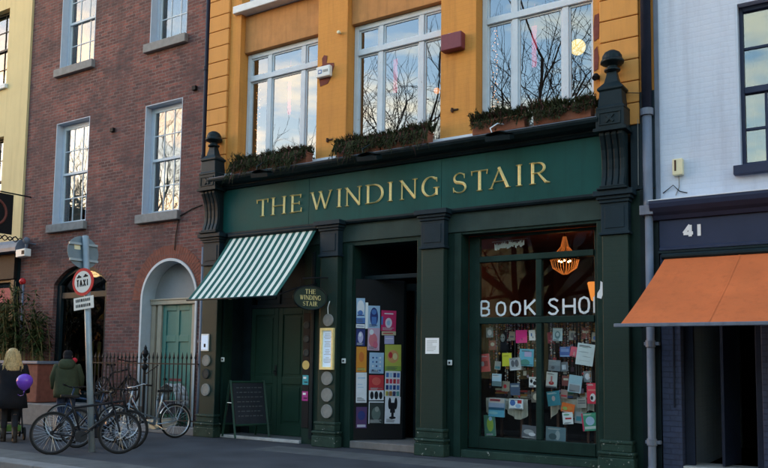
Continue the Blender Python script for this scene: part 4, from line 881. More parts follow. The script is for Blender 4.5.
# things inside the upper windows
o = thing('globe_lamp', (-4.51, .95, 6.92), 'glowing yellow globe lamp in the right upper window', 'lamp'); MB().ball((-4.51, .95, 6.93), .135, 20).build('globe', 'globe_glow', o, smooth=True); MB().tube([(-4.51, .95, 7.06), (-4.51, .95, 8.38)], .006, 6).build('cord', 'iron_black', o)
o = thing('globe_lamp', (-9.36, 1.1, 7.3), 'pale globe lamp in the leftmost orange window', 'lamp'); MB().ball((-9.64, 1.1, 7.28), .16, 20).build('globe', 'pale_globe_glow', o, smooth=True); MB().tube([(-9.64, 1.1, 7.44), (-9.64, 1.1, 8.38)], .006, 6).build('cord', 'iron_black', o)
o = thing('globe_lamp', (-6.88, 1.0, 6.62), 'small warm globe lamp in the middle upper window', 'lamp'); MB().ball((-7.28, 1.0, 6.68), .06, 16).build('globe', 'lamp_glow', o, smooth=True); MB().tube([(-7.28, 1.0, 6.74), (-7.28, 1.0, 8.38)], .005, 6).build('cord', 'iron_black', o)
for x, z0, z1, l in ((-10.38, 6.55, 7.3, 'long pink paper ribbon in the leftmost orange window'), (-7.82, 6.55, 7.2, 'pink paper ribbon in the middle upper window'), (-5.06, 6.5, 7.22, 'bright pink paper ribbon in the right upper window')):
    m = MB(); n = 16
    for i in range(n):
        za = z0+(z1-z0)*i/n; zb_ = z0+(z1-z0)*(i+1)/n; a0 = i*.7; m.obox((x+.004*math.sin(i), .38, (za+zb_)/2), (.04+.006*(i % 2), .006*math.sin(i), 0), (0, .004, 0), (0, 0, (zb_-za)*.49))
    m.tube([(x, .40, z1), (x, .40, z1+.4)], .003, 5)
    tag(m.build('paper_ribbon', 'pink_ribbon', None, (x, .48, z0)), l, 'paper ribbon', 'pink ribbons in the upper windows')
random.seed(21)
for x, l in ((-5.79, 'string of small warm fairy lights down the right upper window'), (-11.25, 'string of fairy lights down the leftmost orange window')):
    m = MB()
    for i in range(44): m.ball((x+random.uniform(-.05, .04), .40+random.uniform(-.03, .05), 5.4+i*.045+random.uniform(-.02, .02)), .008, 6)
    tag(m.build('fairy_lights', 'fairy_glow', None, (x, .43, 5.4)), l, 'fairy lights', 'fairy lights in the windows')

# hanging sign, camera, red ball and planter at the yellow house
hs = thing('projecting_sign', (-19.3, .1, 5.2), 'black square projecting sign with red circle on the yellow house', 'sign')
m = MB().box(-19.32, -19.28, -.98, .0, 4.71, 5.75); bd = m.build('board', 'ink_black', hs, bev=.006)
m = MB(); rc = [(-.52+.33*math.cos(2*math.pi*i/28), 5.24+.33*math.sin(2*math.pi*i/28)) for i in range(28)]; m.tube([(-19.275, y, z) for y, z in rc], .035, 6, closed=True); m.build('ring', 'scar_paint', bd)
m = MB(); m.box(-19.32, -19.28, -1.0, .49, 5.77, 5.80); m.build('bracket', 'iron_black', hs)
m = MB(); P = [(-19.3, .47-.05*i, 4.62+.06*math.sin(i*1.1)) for i in range(28)]; m.tube(P, .018, 6); m.tube([(p[0], p[1], 4.60-.06*math.sin(i*1.1)) for i, p in enumerate(P)], .014, 6); m.build('scrollwork', 'iron_black', hs)
cc = thing('security_camera', (-18.85, .1, 4.2), 'white security camera box at the corner of brick house', 'camera'); MB().obox((-18.98, .16, 4.23), (.2, 0, .01), (0, .09, 0), (-.004, 0, .1)).build('housing', 'white_plastic', cc, bev=.015); MB().obox((-18.86, .068, 4.235), (.06, 0, 0), (0, .003, 0), (0, 0, .05)).build('lens', 'ink_black', cc); MB().tube([(-19.0, .5, 4.5), (-18.95, .2, 4.5), (-18.95, .2, 4.34)], .025).build('bracket', 'lead_grey', cc); MB().ball((-18.93, .2, 4.56), .09).build('dome', 'lead_grey', cc, smooth=True)
rl = thing('lamp_post', (-19.22, .3, 0), 'thin grey pole with red ball on top by the yellow house', 'pole'); MB().tube([(-19.2, .36, 0), (-19.22, .36, 3.45)], .028).build('pole', 'lead_grey', rl, smooth=True); MB().ball((-19.23, .34, 3.53), .085).build('ball', 'sign_red', rl, smooth=True)
pl = thing('planter', (-18.3, -.2, .5), 'long reddish planter box with bamboo at the yellow house', 'planter'); MB().box(-19.9, -17.05, -.55, .25, .5, 1.4).build('box', 'planter_red', pl, bev=.02); MB().box(-19.95, -17.0, -.6, .3, 1.401, 1.47).build('rim', 'lead_grey', pl, bev=.01)
rnd = random.Random(5); c = MB(); f = MB()
for i in range(60):
    x = rnd.uniform(-19.9, -17.3); y = rnd.uniform(-.45, .15); h = rnd.uniform(.9, 2.1)*(1.0 if x < -18.0 else .7); lx, ly = rnd.uniform(-.25, .3), rnd.uniform(-.4, .1)
    P = [(x+lx*t*t, y+ly*t*t, 1.42+h*t) for t in (0, .35, .7, 1)]; c.tube(P, [.012, .011, .008, .004], 5)
    for k in range(64):
        t = rnd.uniform(.25, 1.0); p = Vector((x+lx*t*t, y+ly*t*t, 1.42+h*t)); a = rnd.uniform(0, 6.28); d = Vector((math.cos(a), math.sin(a), rnd.uniform(-.9, .3))).normalized(); s = d.cross(Vector((0, 0, 1))).normalized()*rnd.uniform(.014, .03); L = rnd.uniform(.12, .28)
        p = p+d*.03; f.F(*f.V(p, p+d*L*.45+s, p+d*L, p+d*L*.45-s))
ba = thing('bamboo', (-18.5, -.15, 1.42), 'leafy green bamboo growing from the reddish planter', 'bamboo'); c.build('canes', 'bamboo_cane', ba); f.build('leaves', 'bamboo_leaf', ba, fix=False)
tag(B((-19.95, -15.76, -.75, .42, .0006, .49), (-15.757, -14.42, .02, .40, .0006, .488)).build('low_wall', 'step_stone', None, (-17.7, -.2, 0), bev=.02), 'low grey stone wall under the planter and arched window', 'wall')

# ================================================================== RAILINGS
ra = thing('iron_railing', (-13.9, -.12, 0), 'black iron railing with spiked bars before the teal door', 'railing')
YR = -.12
MB().box(-15.72, -12.2, YR-.1, YR+.1, .0006, .16).build('plinth', 'kerb_stone', ra, bev=.015)
m = MB(); m.box(-15.7, -12.22, YR-.02, YR+.02, 1.44, 1.465); m.box(-15.7, -12.22, YR-.02, YR+.02, .27, .295); m.build('rail', 'iron_black', ra)
bar = MB().tube([(0, 0, .16), (0, 0, 1.55)], .0125, 6); bar.lathe([(.013, 1.55), (.027, 1.58), (.014, 1.63), (.002, 1.70)], (0, 0, 0), 6)
bm0 = None
for i in range(27):
    x = -15.65+i*.1285
    if abs(x+13.85) < .05: continue
    if bm0 is None:
        bo = bar.build('bar', 'iron_black', None, (0, 0, 0)); bm0 = bo.data; del bo['base']
    else: bo = bpy.data.objects.new('bar', bm0); COL.objects.link(bo)
    bo.parent = ra; bo.location = Vector((x, YR, 0))-Vector(ra['base'])
m = MB(); m.tube([(-13.85, YR, .16), (-13.85, YR, 1.5)], .03, 8); m.lathe([(.03, 1.30), (.07, 1.36), (.07, 1.40), (.03, 1.44)], (-13.85, YR, 0), 10); m.lathe([(.03, 1.5), (.055, 1.53), (.03, 1.58), (.075, 1.66), (.06, 1.72), (.03, 1.76), (.035, 1.79), (.004, 1.86)], (-13.85, YR, 0), 10)
m.tube([(-13.85, YR-.01, 1.2), (-13.4, YR-.02, 1.42)], .012, 6); m.build('post', 'iron_black', ra)

# ================================================================== A-BOARD
ab = thing('chalkboard_sign', (-11.0, -.25, 0), 'dark folding chalkboard sign with green legs under the awning', 'sandwich board')
# hinge at the top; boards lean apart along the direction of v
def abp(u, s, z):     # u along width, s spread (-1 front .. 1 back)
    wd = Vector((.35, .94, 0)).normalized(); sp = Vector((-.94, .35, 0)).normalized(); c = Vector((-11.02, -.42, 0))
    return c+wd*u+sp*(s*.30*(1-z/1.2))+Vector((0, 0, z))
for s, lab in ((-1, 'front'), (1, 'back')):
    m = MB()
    for u in (-.0, .72): m.tube([abp(u, s, .06), abp(u, s, 1.15)], .026, 4)
    for z in (.30, 1.12): m.tube([abp(0, s, z), abp(.72, s, z)], .022, 4)
    fr = m.build('leg_frame', 'door_green', ab)
    m = MB(); P = [abp(.03, s, .32), abp(.69, s, .32), abp(.69, s, 1.10), abp(.03, s, 1.10)]; n = (P[1]-P[0]).cross(P[3]-P[0]).normalized()*.006
    i = m.V(*[p+n for p in P], *[p-n for p in P]); m.F(*i[:4]); m.F(i[7], i[6], i[5], i[4])
    for k_ in range(4): m.F(i[k_], i[k_+4], i[(k_+1) % 4+4], i[(k_+1) % 4])
    m.build('board', 'slate', fr)
    if s == -1:
        m = MB(); rnd = random.Random(9)
        for r_ in range(7):
            z = 1.0-r_*.09; u = .1
            while u < .6:
                w_ = rnd.uniform(.03, .09); a, b = abp(u, s, z), abp(u+w_, s, z); hh = Vector((0, 0, .018)); o_ = n*(1.5 if n.dot(Vector((.94, -.35, 0))) > 0 else -1.5); m.quad(a+o_, b+o_, b+hh+o_, a+hh+o_); u += w_+.025
        m.build('chalk_marks', flat('chalk', (.07, .08, .09)), fr)
MB().tube([abp(0, -.9, .72), abp(0, .9, .72)], .008, 6).build('brace', 'white_plastic', ab)

# ================================================================== TAXI SIGN POLE
tp = thing('sign_pole', (-11.28, -3.33, 0), 'leaning grey street pole with TAXI sign and bikes locked to it', 'sign pole')
T0, T1 = Vector((-11.28, -3.33, 0)), Vector((-11.70, -3.33, 3.62))
MB().tube([T0, T1], .052, 14).build('pole', 'galvanised', tp, smooth=True)
def tpz(z): return T0+(T1-T0)*(z/3.62)
tilt = Vector((T1-T0)).normalized(); side = tilt.cross(Vector((0, 1, 0))).normalized()*-1   # +x-ish
c = tpz(2.82)+Vector((0, -.075, 0)); f0 = Vector((1, 0, 0)); f0 = (f0-tilt*f0.dot(tilt)).normalized(); nf = Vector((0, -1, 0))
a30 = R(8); fx = (f0*math.cos(a30)+nf*math.sin(a30)*-1); 
def tput(u, v, d): return c+fx*u+tilt*v+nf*(-d)
disc = lambda r, n=36: [(r*math.cos(2*math.pi*i/n), r*math.sin(2*math.pi*i/n)) for i in range(n)]
sg = MB().prism(disc(.235), tput, -.006, .006).build('taxi_sign', 'sign_red', tp)
MB().prism(disc(.185), tput, -.0085, -.0065).build('face', 'sign_white', sg)
m = MB()
for ch, x0, x1 in (('T', -.14, -.075), ('A', -.07, .0), ('X', .008, .075), ('I', .075, .14)): block_glyph(m, ch, x0, x1, -.085, .045, lambda u, v, d: tput(u, v, d-.009), .002, .022)
for x in (-.075, .075): m.prism([(x-.05, .075), (x+.05, .075), (x+.045, .1), (x+.02, .105), (x+.012, .125), (x-.018, .125), (x-.028, .102), (x-.05, .098)], tput, -.0115, -.009)
m.build('lettering', 'ink_black', sg)
c2 = tpz(2.46)+Vector((0, -.075, 0))
def pput(u, v, d): return c2+fx*u+tilt*v+nf*(-d)
ps = MB().prism([(-.22, -.105), (.22, -.105), (.22, .105), (-.22, .105)], pput, -.005, .005).build('time_plate', 'sign_white', tp, bev=.002)
rnd = random.Random(4)
for v in (.025, -.065):
    m = MB(); u = -.17
    while u < .14:
        w_ = rnd.choice((.022, .03, .04)); m.prism([(u, v), (u+w_, v), (u+w_, v+.05), (u, v+.05)], pput, -.0075, -.0055); u += w_+.014
    m.build('time_marks', 'plaque_dark', ps)
c3 = tpz(3.34)+Vector((-.075, 0, 0)); n3 = Vector((-.99, .12, 0)).normalized(); b3 = Vector((-.12, -.99, 0)).normalized()
def bput(u, v, d): return c3+b3*u+tilt*v+n3*d
rs = MB().prism(disc(.285), bput, 0, .012).build('round_sign', 'sign_back', tp); 
m = MB(); m.prism([(-.26, -.02), (.26, -.02), (.26, .02), (-.26, .02)], lambda u, v, d: bput(u, v+.14, -d), .001, .03); m.prism([(-.26, -.02), (.26, -.02), (.26, .02), (-.26, .02)], lambda u, v, d: bput(u, v-.14, -d), .001, .03); m.build('fixing_rail', 'galvanised', rs)
MB().prism([(-.16, .04), (-.05, .04), (-.05, .13), (-.16, .13)], lambda u, v, d: bput(-u, v, d), -.003, 0).build('sticker', 'cream_plastic', rs)
MB().prism(disc(.27), bput, .0125, .015).build('face', 'sign_red', rs)

# ================================================================== BICYCLES
def local_thing(name, loc, label, cat, group=None, rz=0, lean=0):
    o = thing(name, loc, label, cat, group); o['base'] = (0, 0, 0)
    o.rotation_mode = 'XYZ'; o.rotation_euler = (lean, 0, rz); return o
def make_bike(rear, front, label, frame_mat, rim_mat, r=.335, lean=0, step=False, guards=False, z=0, mag=False, steer=0):
    d = Vector(front)-Vector(rear); L = d.length
    o = local_thing('bicycle', (rear[0], rear[1], z), label, 'bicycle', 'bicycles by the railings and sign pole', math.atan2(d.y, d.x), lean)
    T = lambda *a, **k: None
    bb = (.44, 0, .28); st = (.29, 0, .74); sp = (.25, 0, .90); hb = (L-.10, 0, .70); ht = (L-.155, 0, .86); ra_ = (0, 0, r); fa_ = (L, 0, r)
    f = MB()
    f.tube([bb, st, sp], .019, 8)
    if step: f.tube([bb, ((bb[0]+hb[0])/2+.05, 0, .40), hb], .017, 8); f.tube([(.40, 0, .40), ((bb[0]+hb[0])/2+.06, 0, .52), (ht[0]-.0, 0, .80)], .014, 8)
    else: f.tube([bb, hb], .024, 8); f.tube([st, (ht[0], 0, .82)], .02, 8)
    f.tube([hb, ht, (ht[0]-.03, 0, .98)], .018, 8)
    for s in (-1, 1):
        f.tube([bb, (.2, .05*s, .30), (0, .062*s, r)], .013, 6); f.tube([st, (0, .062*s, r)], .009, 6)
        f.tube([(hb[0]+.005, .03*s, .70), (hb[0]+.03, .055*s, .6), (L-.015, .058*s, r+.06), (L, .058*s, r)], .015, 6)
    f.build('frame', frame_mat, o, smooth=True)
    for cx, nm in ((0, 0), (L, 1)):
        w = MB(); w.tube([(cx+(r-.019)*math.cos(2*math.pi*i/36), 0, r+(r-.019)*math.sin(2*math.pi*i/36)) for i in range(36)], .021, 8, closed=True)
        wh = w.build('wheel', 'tyre', o, smooth=True)
        k = MB(); k.tube([(cx+(r-.042)*math.cos(2*math.pi*i/36), 0, r+(r-.042)*math.sin(2*math.pi*i/36)) for i in range(36)], .0125, 6, closed=True); k.build('rim', rim_mat, wh, smooth=True)
        k = MB()
        if mag and cx:
            for i in range(5): a = 2*math.pi*i/5+.3; k.tube([(cx, 0, r), (cx+(r-.045)*math.cos(a), 0, r+(r-.045)*math.sin(a))], [.03, .017], 6)
        else:
            for i in range(28):
                a = 2*math.pi*i/28; s = 1 if i % 2 else -1; a2 = a+.5*(1 if i % 4 < 2 else -1); k.tube([(cx+.02*math.cos(a2), .028*s, r+.02*math.sin(a2)), (cx+(r-.045)*math.cos(a), 0, r+(r-.045)*math.sin(a))], .0016, 3)
        k.lathe([(.024, -.035), (.018, -.03), (.018, .03), (.024, .035)], (cx, 0, r), 10, 'y'); k.build('spokes', 'frame_black' if mag and cx else 'rim_steel', wh)
        if guards:
            g_ = MB(); rr = r+.022; a0, a1 = (25, 168) if cx == 0 else (35, 200) if False else (-5, 150)
            P = [(cx+rr*math.cos(R(a0+(a1-a0)*i/18)), r+rr*math.sin(R(a0+(a1-a0)*i/18))) for i in range(19)]
            for p, q in zip(P, P[1:]): g_.quad((p[0], -.028, p[1]), (p[0], .028, p[1]), (q[0], .028, q[1]), (q[0], -.028, q[1]))
            g_.build('mudguard', 'rim_steel', o, smooth=True, fix=False)
    s_ = MB(); s_.loft([((.10, 0, .925), .02, .05, 0), ((.13, 0, .93), .03, .085, 0), ((.20, 0, .935), .05, .075, 0), ((.30, 0, .935), .05, .03, 0), ((.40, 0, .93), .03, .018, 0)], 12) if False else s_.prism([(.09, -.03), (.10, -.075), (.17, -.08), (.26, -.035), (.38, -.018), (.38, .018), (.26, .035), (.17, .08), (.10, .075), (.09, .03)], lambda u, v, dd: (u, v, dd), .90, .945)
    s_.build('saddle', 'saddle_black', o, bev=.012)
    h = MB(); hx = ht[0]-.03; ca, sa = math.cos(steer), math.sin(steer)
    def hp(x, y, z): return (hx+x*ca-y*sa, x*sa+y*ca, z)
    h.tube([hp(0, 0, .97), hp(.05, 0, 1.0)], .014, 8)
    if step: h.tube([hp(-.20, -.27, 1.02), hp(-.05, -.25, 1.05), hp(.05, -.10, 1.0), hp(.06, 0, 1.0), hp(.05, .10, 1.0), hp(-.05, .25, 1.05), hp(-.20, .27, 1.02)], .011, 8)
    else: h.tube([hp(.0, -.29, 1.03), hp(.05, -.12, 1.01), hp(.06, 0, 1.0), hp(.05, .12, 1.01), hp(0, .29, 1.03)], .012, 8)
    hbo = h.build('handlebar', 'rim_steel' if guards else 'frame_black', o, smooth=True)
    for s in (-1, 1):
        x0 = -.20 if step else 0; k = MB().tube([hp(x0+.11, s*.265, 1.03), hp(x0-.01, s*.275, 1.02)] if step else [hp(.025, s*.2, 1.02), hp(0, s*.30, 1.03)], .017, 8); k.build('grip', 'saddle_black', hbo)
    c = MB(); c.lathe([(.095, -.005), (.095, .005)], (bb[0], -.05, bb[2]), 20, 'y'); c.lathe([(.035, -.004), (.035, .004)], (0, -.04, r), 12, 'y')
    for s, a in ((-1, .6), (1, .6+math.pi)):
        e = (bb[0]+.165*math.cos(a), .07*s, bb[2]+.165*math.sin(a)); c.tube([(bb[0], .055*s, bb[2]), e], .010, 6); c.obox((e[0], .115*s, e[2]), (.045, 0, 0), (0, .04, 0), (0, 0, .011))
    c.tube([(bb[0], -.05, bb[2]+.093), (0, -.045, r+.034)], .005, 4); c.tube([(bb[0], -.05, bb[2]-.093), (0, -.045, r-.034)], .005, 4)
    c.build('chainset', 'rim_steel' if guards else 'frame_black', o)
    if step:
        k = MB(); k.prism([(-.07, r-.07), (-.07, r+.07), (.30, .40), (.54, .39), (.56, .2), (.34, .17)], lambda u, v, dd: (u, dd, v), -.075, -.055); k.build('chain_guard', frame_mat, o, bev=.01)
        k = MB()
        for yy in (-.05, 0, .05): k.tube([(-.22, yy, .72), (.2, yy, .73)], .006, 6)
        for s in (-1, 1): k.tube([(-.18, .055*s, .72), (0, .068*s, r)], .005, 5)
        k.tube([(-.22, -.07, .72), (-.22, .07, .72)], .006, 6); k.build('rack', 'rim_steel', o)
    return o
make_bike((-11.43, -3.98), (-10.74, -3.22), 'black bicycle nearest the kerb, leaning on the sign pole', 'frame_black', 'rim_black', .34, R(-7), steer=.3)
make_bike((-12.28, -2.12), (-13.18, -2.60), 'dark bicycle with pale front rim, in front of the person in green parka', 'frame_blue', 'rim_steel', .35, R(6), steer=-.25)
make_bike((-12.02, -3.10), (-11.12, -2.72), 'dark bicycle squeezed in just behind the sign pole', 'frame_black', 'rim_black', .335, R(-5), steer=-.4)
make_bike((-12.14, -.74), (-12.42, -1.76), 'silver step-through bicycle with chrome mudguards parked by the railing', 'frame_silver', 'rim_steel', .335, R(5), step=True, guards=True, steer=.2)
make_bike((-15.68, .20), (-14.68, .18), 'dark bicycle standing behind the iron railing, in front of the brick wall', 'frame_black', 'rim_black', .32, R(-4), z=.49)

# ================================================================== PEOPLE
def skin_body(V_, E_, rad, root):
    me = bpy.data.meshes.new('tmp'); names = list(V_); ix = {n: i for i, n in enumerate(names)}
    me.from_pydata([V_[n] for n in names], [(ix[a], ix[b]) for a, b in E_], []); o = bpy.data.objects.new('tmp', me); COL.objects.link(o)
    o.modifiers.new('skin', 'SKIN'); o.modifiers.new('sub', 'SUBSURF').levels = 2
    for n in names:
        sv = me.skin_vertices[0].data[ix[n]]; r = rad[n]; sv.radius = r if isinstance(r, tuple) else (r, r); sv.use_root = (n == root)
    dg = bpy.context.evaluated_depsgraph_get(); dg.update(); ev = o.evaluated_get(dg); m2 = ev.to_mesh()
    mb = MB(); mb.v = [tuple(v.co) for v in m2.vertices]; mb.f = [tuple(p.vertices) for p in m2.polygons]; mb.mi = [0]*len(mb.f)
    ev.to_mesh_clear(); bpy.data.objects.remove(o); bpy.data.meshes.remove(me); return mb
def hand(mb, w, d, out, curl=.5):    # wrist w, direction d, thumb side out
    w, d, out = Vector(w), Vector(d).normalized(), Vector(out).normalized(); nrm = d.cross(out).normalized()
    mb.obox(w+d*.045, out*.036, d*.05, nrm*.013)
    for k, (off, L) in enumerate(((.028, .068), (.010, .078), (-.009, .073), (-.027, .058))):
        p = w+d*.088+out*off; q = p+d*L*.45+nrm*L*.2*curl; s = q+d*L*.3+nrm*L*.35*curl; e = s+d*L*.15+nrm*L*.35*curl
        mb.tube([p, q, s, e], [.009, .0085, .008, .006], 7)
    p = w+d*.025+out*.034; mb.tube([p, p+out*.03+d*.02, p+out*.035+d*.05+nrm*.01], [.011, .010, .007], 7)
def person(loc, rz, label, h, arms, legs, female):
    k = h/1.72
    o = local_thing('person', loc, label, 'person', None, rz); o.scale = (k, k, k)
    V_ = {'pel': (0, 0, .95), 'sp': (0, .01, 1.12), 'ch': (0, .0, 1.30), 'nb': (0, -.01, 1.46), 'nk': (0, .0, 1.52), 'hd': (0, .025, 1.60), 'ht': (0, .01, 1.67)}
    rad = {'pel': (.135, .10), 'sp': (.115, .09), 'ch': (.14, .10), 'nb': .062, 'nk': .05, 'hd': (.072, .088), 'ht': (.062, .07)}
    E_ = [('pel', 'sp'), ('sp', 'ch'), ('ch', 'nb'), ('nb', 'nk'), ('nk', 'hd'), ('hd', 'ht')]
    for s, n in ((-1, 'l'), (1, 'r')):
        A = arms[n]; Lg = legs[n]
        V_.update({'sh'+n: (.165*s, -.005, 1.41), 'el'+n: A[0], 'wr'+n: A[1], 'hp'+n: (.09*s, 0, .89), 'kn'+n: Lg[0], 'an'+n: Lg[1], 'to'+n: Lg[2]})
        rad.update({'sh'+n: .055, 'el'+n: .040, 'wr'+n: .027, 'hp'+n: .083, 'kn'+n: .055, 'an'+n: .036, 'to'+n: (.035, .028)})
        E_ += [('ch', 'sh'+n), ('sh'+n, 'el'+n), ('el'+n, 'wr'+n), ('pel', 'hp'+n), ('hp'+n, 'kn'+n), ('kn'+n, 'an'+n), ('an'+n, 'to'+n)]
    mb = skin_body(V_, E_, rad, 'pel')
    for s, n in ((-1, 'l'), (1, 'r')):
        d = Vector(arms[n][1])-Vector(arms[n][0]); hand(mb, arms[n][1], d, (0, 1, .15) if abs(d.normalized().y) < .75 else (-s, 0, .3))
    mb.tube([(0, .10, 1.61), (0, .122, 1.585), (0, .105, 1.575)], [.011, .016, .012], 8)   # nose
    for s in (-1, 1): mb.ball((.082*s, .012, 1.60), .03, 8, .4, .7, 1)                    # ears
    mb.tube([(-.025, .098, 1.552), (0, .106, 1.552), (.025, .098, 1.552)], .007, 6)
    b = mb.build('body', 'skin', o, smooth=True)
    for s in (-1, 1): MB().ball((.032*s, .096, 1.615), .011, 8).build('eye', 'ink_black', b)
    return o
def sleeve(mb, sh, el, wr, r0=.078, r1=.062, r2=.055):
    sh, el, wr = Vector(sh), Vector(el), Vector(wr); mb.tube([sh+(sh-el)*.12, sh, (sh+el)/2, el, (el+wr)/2, el+(wr-el)*.96], [r0*.8, r0, (r0+r1)/2, r1, (r1+r2)/2, r2], 12)
# woman in black, walking away to the left
ar = {'l': ((-.23, .10, 1.16), (-.21, .36, 1.05)), 'r': ((.25, -.02, 1.14), (.27, .10, .90))}
lg = {'l': ((-.085, .13, .50), (-.085, .10, .09), (-.085, .23, .04)), 'r': ((.085, .02, .49), (.085, -.20, .12), (.085, -.09, .045))}
wo = person((-13.78, -3.24, 0), R(62), 'long haired blond person in black coat walking beside a pushchair, balloon in hand', 1.70, ar, lg, True)
c = MB(); c.loft([((0, -.01, .62), .30, .235, 0), ((0, -.01, .80), .275, .22, 0), ((0, 0, .95), .245, .19, 0), ((0, .0, 1.10), .215, .165, 0), ((0, 0, 1.28), .23, .165, 0), ((0, -.01, 1.39), .225, .14, 0), ((0, -.01, 1.45), .13, .095, 0), ((0, -.01, 1.49), .08, .075, 0)], 20)
for s, n in ((-1, 'l'), (1, 'r')): sleeve(c, (.18*s, -.005, 1.38), *ar[n], .09, .075, .064)
c.build('coat', 'coat_black', wo, smooth=True)
hr = MB(); hr.loft([((0, -.10, 1.24), .05, .025, 0), ((.01, -.115, 1.32), .12, .05, 0), ((0, -.10, 1.42), .125, .07, 0), ((0, -.06, 1.52), .11, .085, 0), ((0, -.025, 1.60), .105, .105, 0), ((0, -.012, 1.66), .098, .103, 0), ((0, -.005, 1.71), .07, .075, 0), ((0, 0, 1.73), .02, .02, 0)], 18)
rnd = random.Random(8)
for i in range(130):
    a = rnd.uniform(math.pi*1.0, math.pi*2.0); x = .105*math.cos(a); y = -.03+.095*math.sin(a); z = rnd.uniform(1.55, 1.68)
    hr.tube([(x, y, z), (x*1.25, y-.014, z-.12), (x*1.55+rnd.uniform(-.03, .03), y-.025, z-.25), (x*1.45+rnd.uniform(-.05, .05), y-.016, z-.25-rnd.uniform(.06, .22))], [.008, .010, .009, .002], 5)
hr.build('hair', 'hair_blond', wo, smooth=True)
t = MB()
for s, n in ((-1, 'l'), (1, 'r')):
    hp = Vector((.09*s, 0, .9)); kn, an, to = map(Vector, lg[n]); t.tube([hp, (hp+kn)/2, kn, kn+(an-kn)*.35, an], [.092, .078, .062, .06, .04], 12)
t.build('tights', 'tights', wo, smooth=True)
for n in 'lr':
    t = MB(); kn, an, to = map(Vector, lg[n]); t.tube([kn+(an-kn)*.62, an, an+Vector((0, 0, -.035))], [.052, .048, .045], 12); t.loft([((an.x, an.y-.04, to.z-.03), .042, .05, 0), ((an.x, an.y+.03, to.z-.005), .048, .095, 0), ((an.x, an.y+.04, to.z+.035), .042, .09, 0), ((an.x, an.y, to.z+.07), .04, .05, 0)], 12)
    t.build('boot', 'boot_leather', wo, smooth=True)
# purple balloon
bo = thing('balloon', (-13.17, -3.36, .75), 'shiny purple balloon beside the person in the black coat', 'balloon')
MB().lathe([(.004, -.14), (.04, -.12), (.095, -.075), (.13, -.01), (.14, .04), (.13, .09), (.095, .135), (.045, .16), (.004, .166)], (-13.19, -3.36, 1.08), 24).build('skin', 'balloon', bo, smooth=True)
m = MB(); m.lathe([(.006, -.155), (.016, -.16), (.004, -.14)], (-13.19, -3.36, 1.08), 10); m.tube([(-13.19, -3.36, .93), (-13.21, -3.36, .87), (-13.3, -3.36, .85), (-13.42, -3.33, .87)], .003, 5); m.build('knot', 'balloon', bo)
# pushchair
pc = local_thing('pushchair', (-14.28, -2.95, 0), 'dark pushchair with blue hood at the left edge of the pavement', 'pushchair', None, R(64))
m = MB()
for s in (-1, 1):
    m.tube([(.22*s, .42, .12), (.22*s, .0, .55), (.22*s, -.42, .98)], .014, 8); m.tube([(.22*s, -.32, .12), (.22*s, .0, .55), (.22*s, .18, .8)], .014, 8)
m.tube([(-.22, -.42, .98), (.22, -.42, .98)], .017, 8); m.tube([(-.22, -.32, .13), (.22, -.32, .13)], .012, 8); m.build('frame', 'iron_black', pc, smooth=True)
for s in (-1, 1):
    for y in (.42, -.32): MB().lathe([(.10, -.02), (.12, -.015), (.12, .015), (.10, .02), (.02, .03)], (.25*s, y, .121), 20, 'x').build('wheel', 'tyre', pc)
m = MB(); m.loft([((0, .05, .33), .20, .20, 0), ((0, .02, .45), .21, .24, 0), ((0, -.05, .62), .21, .18, 0), ((0, -.10, .78), .20, .12, 0)], 14); m.build('seat', 'coat_black', pc, smooth=True)
m = MB(); P = [(R(a)) for a in range(-10, 101, 10)]
for a, b in zip(P, P[1:]):
    f_ = lambda t, s: (.22*s, -.08+.34*math.cos(t)*.8, .72+.33*math.sin(t)*.75)
    m.quad(f_(a, -1), f_(a, 1), f_(b, 1), f_(b, -1))
m.build('hood', flat('pram_blue', (.03, .05, .32), .7), pc, fix=False); MB().box(-.2, .2, -.28, .12, .16, .27).build('basket', flat('pram_green', (.10, .2, .05), .8), pc, bev=.02)
# man in green parka
ar = {'l': ((-.27, .02, 1.15), (-.26, .13, .92)), 'r': ((.27, .02, 1.15), (.25, .16, .93))}
lg = {'l': ((-.10, .06, .49), (-.11, -.02, .09), (-.12, .12, .04)), 'r': ((.10, .04, .49), (.11, -.06, .09), (.13, .08, .04))}
ma = person((-14.6, -1.5, 0), R(48), 'person in hooded green parka and dark cap standing behind the bikes', 1.70, ar, lg, False)
c = MB(); c.loft([((0, -.01, .74), .25, .18, 0), ((0, -.01, .85), .255, .19, 0), ((0, 0, 1.0), .25, .18, 0), ((0, 0, 1.15), .245, .175, 0), ((0, -.005, 1.30), .25, .17, 0), ((0, -.01, 1.40), .225, .14, 0), ((0, -.015, 1.46), .14, .105, 0), ((0, -.015, 1.49), .10, .09, 0)], 20)
for s, n in ((-1, 'l'), (1, 'r')): sleeve(c, (.18*s, -.005, 1.39), *ar[n], .092, .078, .066)
pk = c.build('parka', 'parka_green', ma, smooth=True)
hd = MB(); hd.loft([((0, -.12, 1.30), .06, .03, 0), ((0, -.145, 1.36), .14, .05, 0), ((0, -.13, 1.43), .165, .075, 0), ((0, -.09, 1.50), .15, .085, 0), ((0, -.07, 1.54), .11, .06, 0)], 18); hd.tube([(.13, -.08, 1.47), (.13, .02, 1.46), (.07, .10, 1.42), (-.07, .10, 1.42), (-.13, .02, 1.46), (-.13, -.08, 1.47)], .035, 8); hd.build('hood', 'parka_green', pk, smooth=True)
t = MB()
for s, n in ((-1, 'l'), (1, 'r')):
    hp = Vector((.09*s, 0, .92)); kn, an, to = map(Vector, lg[n]); t.tube([hp, (hp+kn)/2, kn, (kn+an)/2, an+Vector((0, 0, -.02))], [.105, .095, .078, .07, .062], 12)
t.loft([((0, 0, .84), .17, .12, 0), ((0, 0, .96), .18, .13, 0)], 14); t.build('jeans', 'denim', ma, smooth=True)
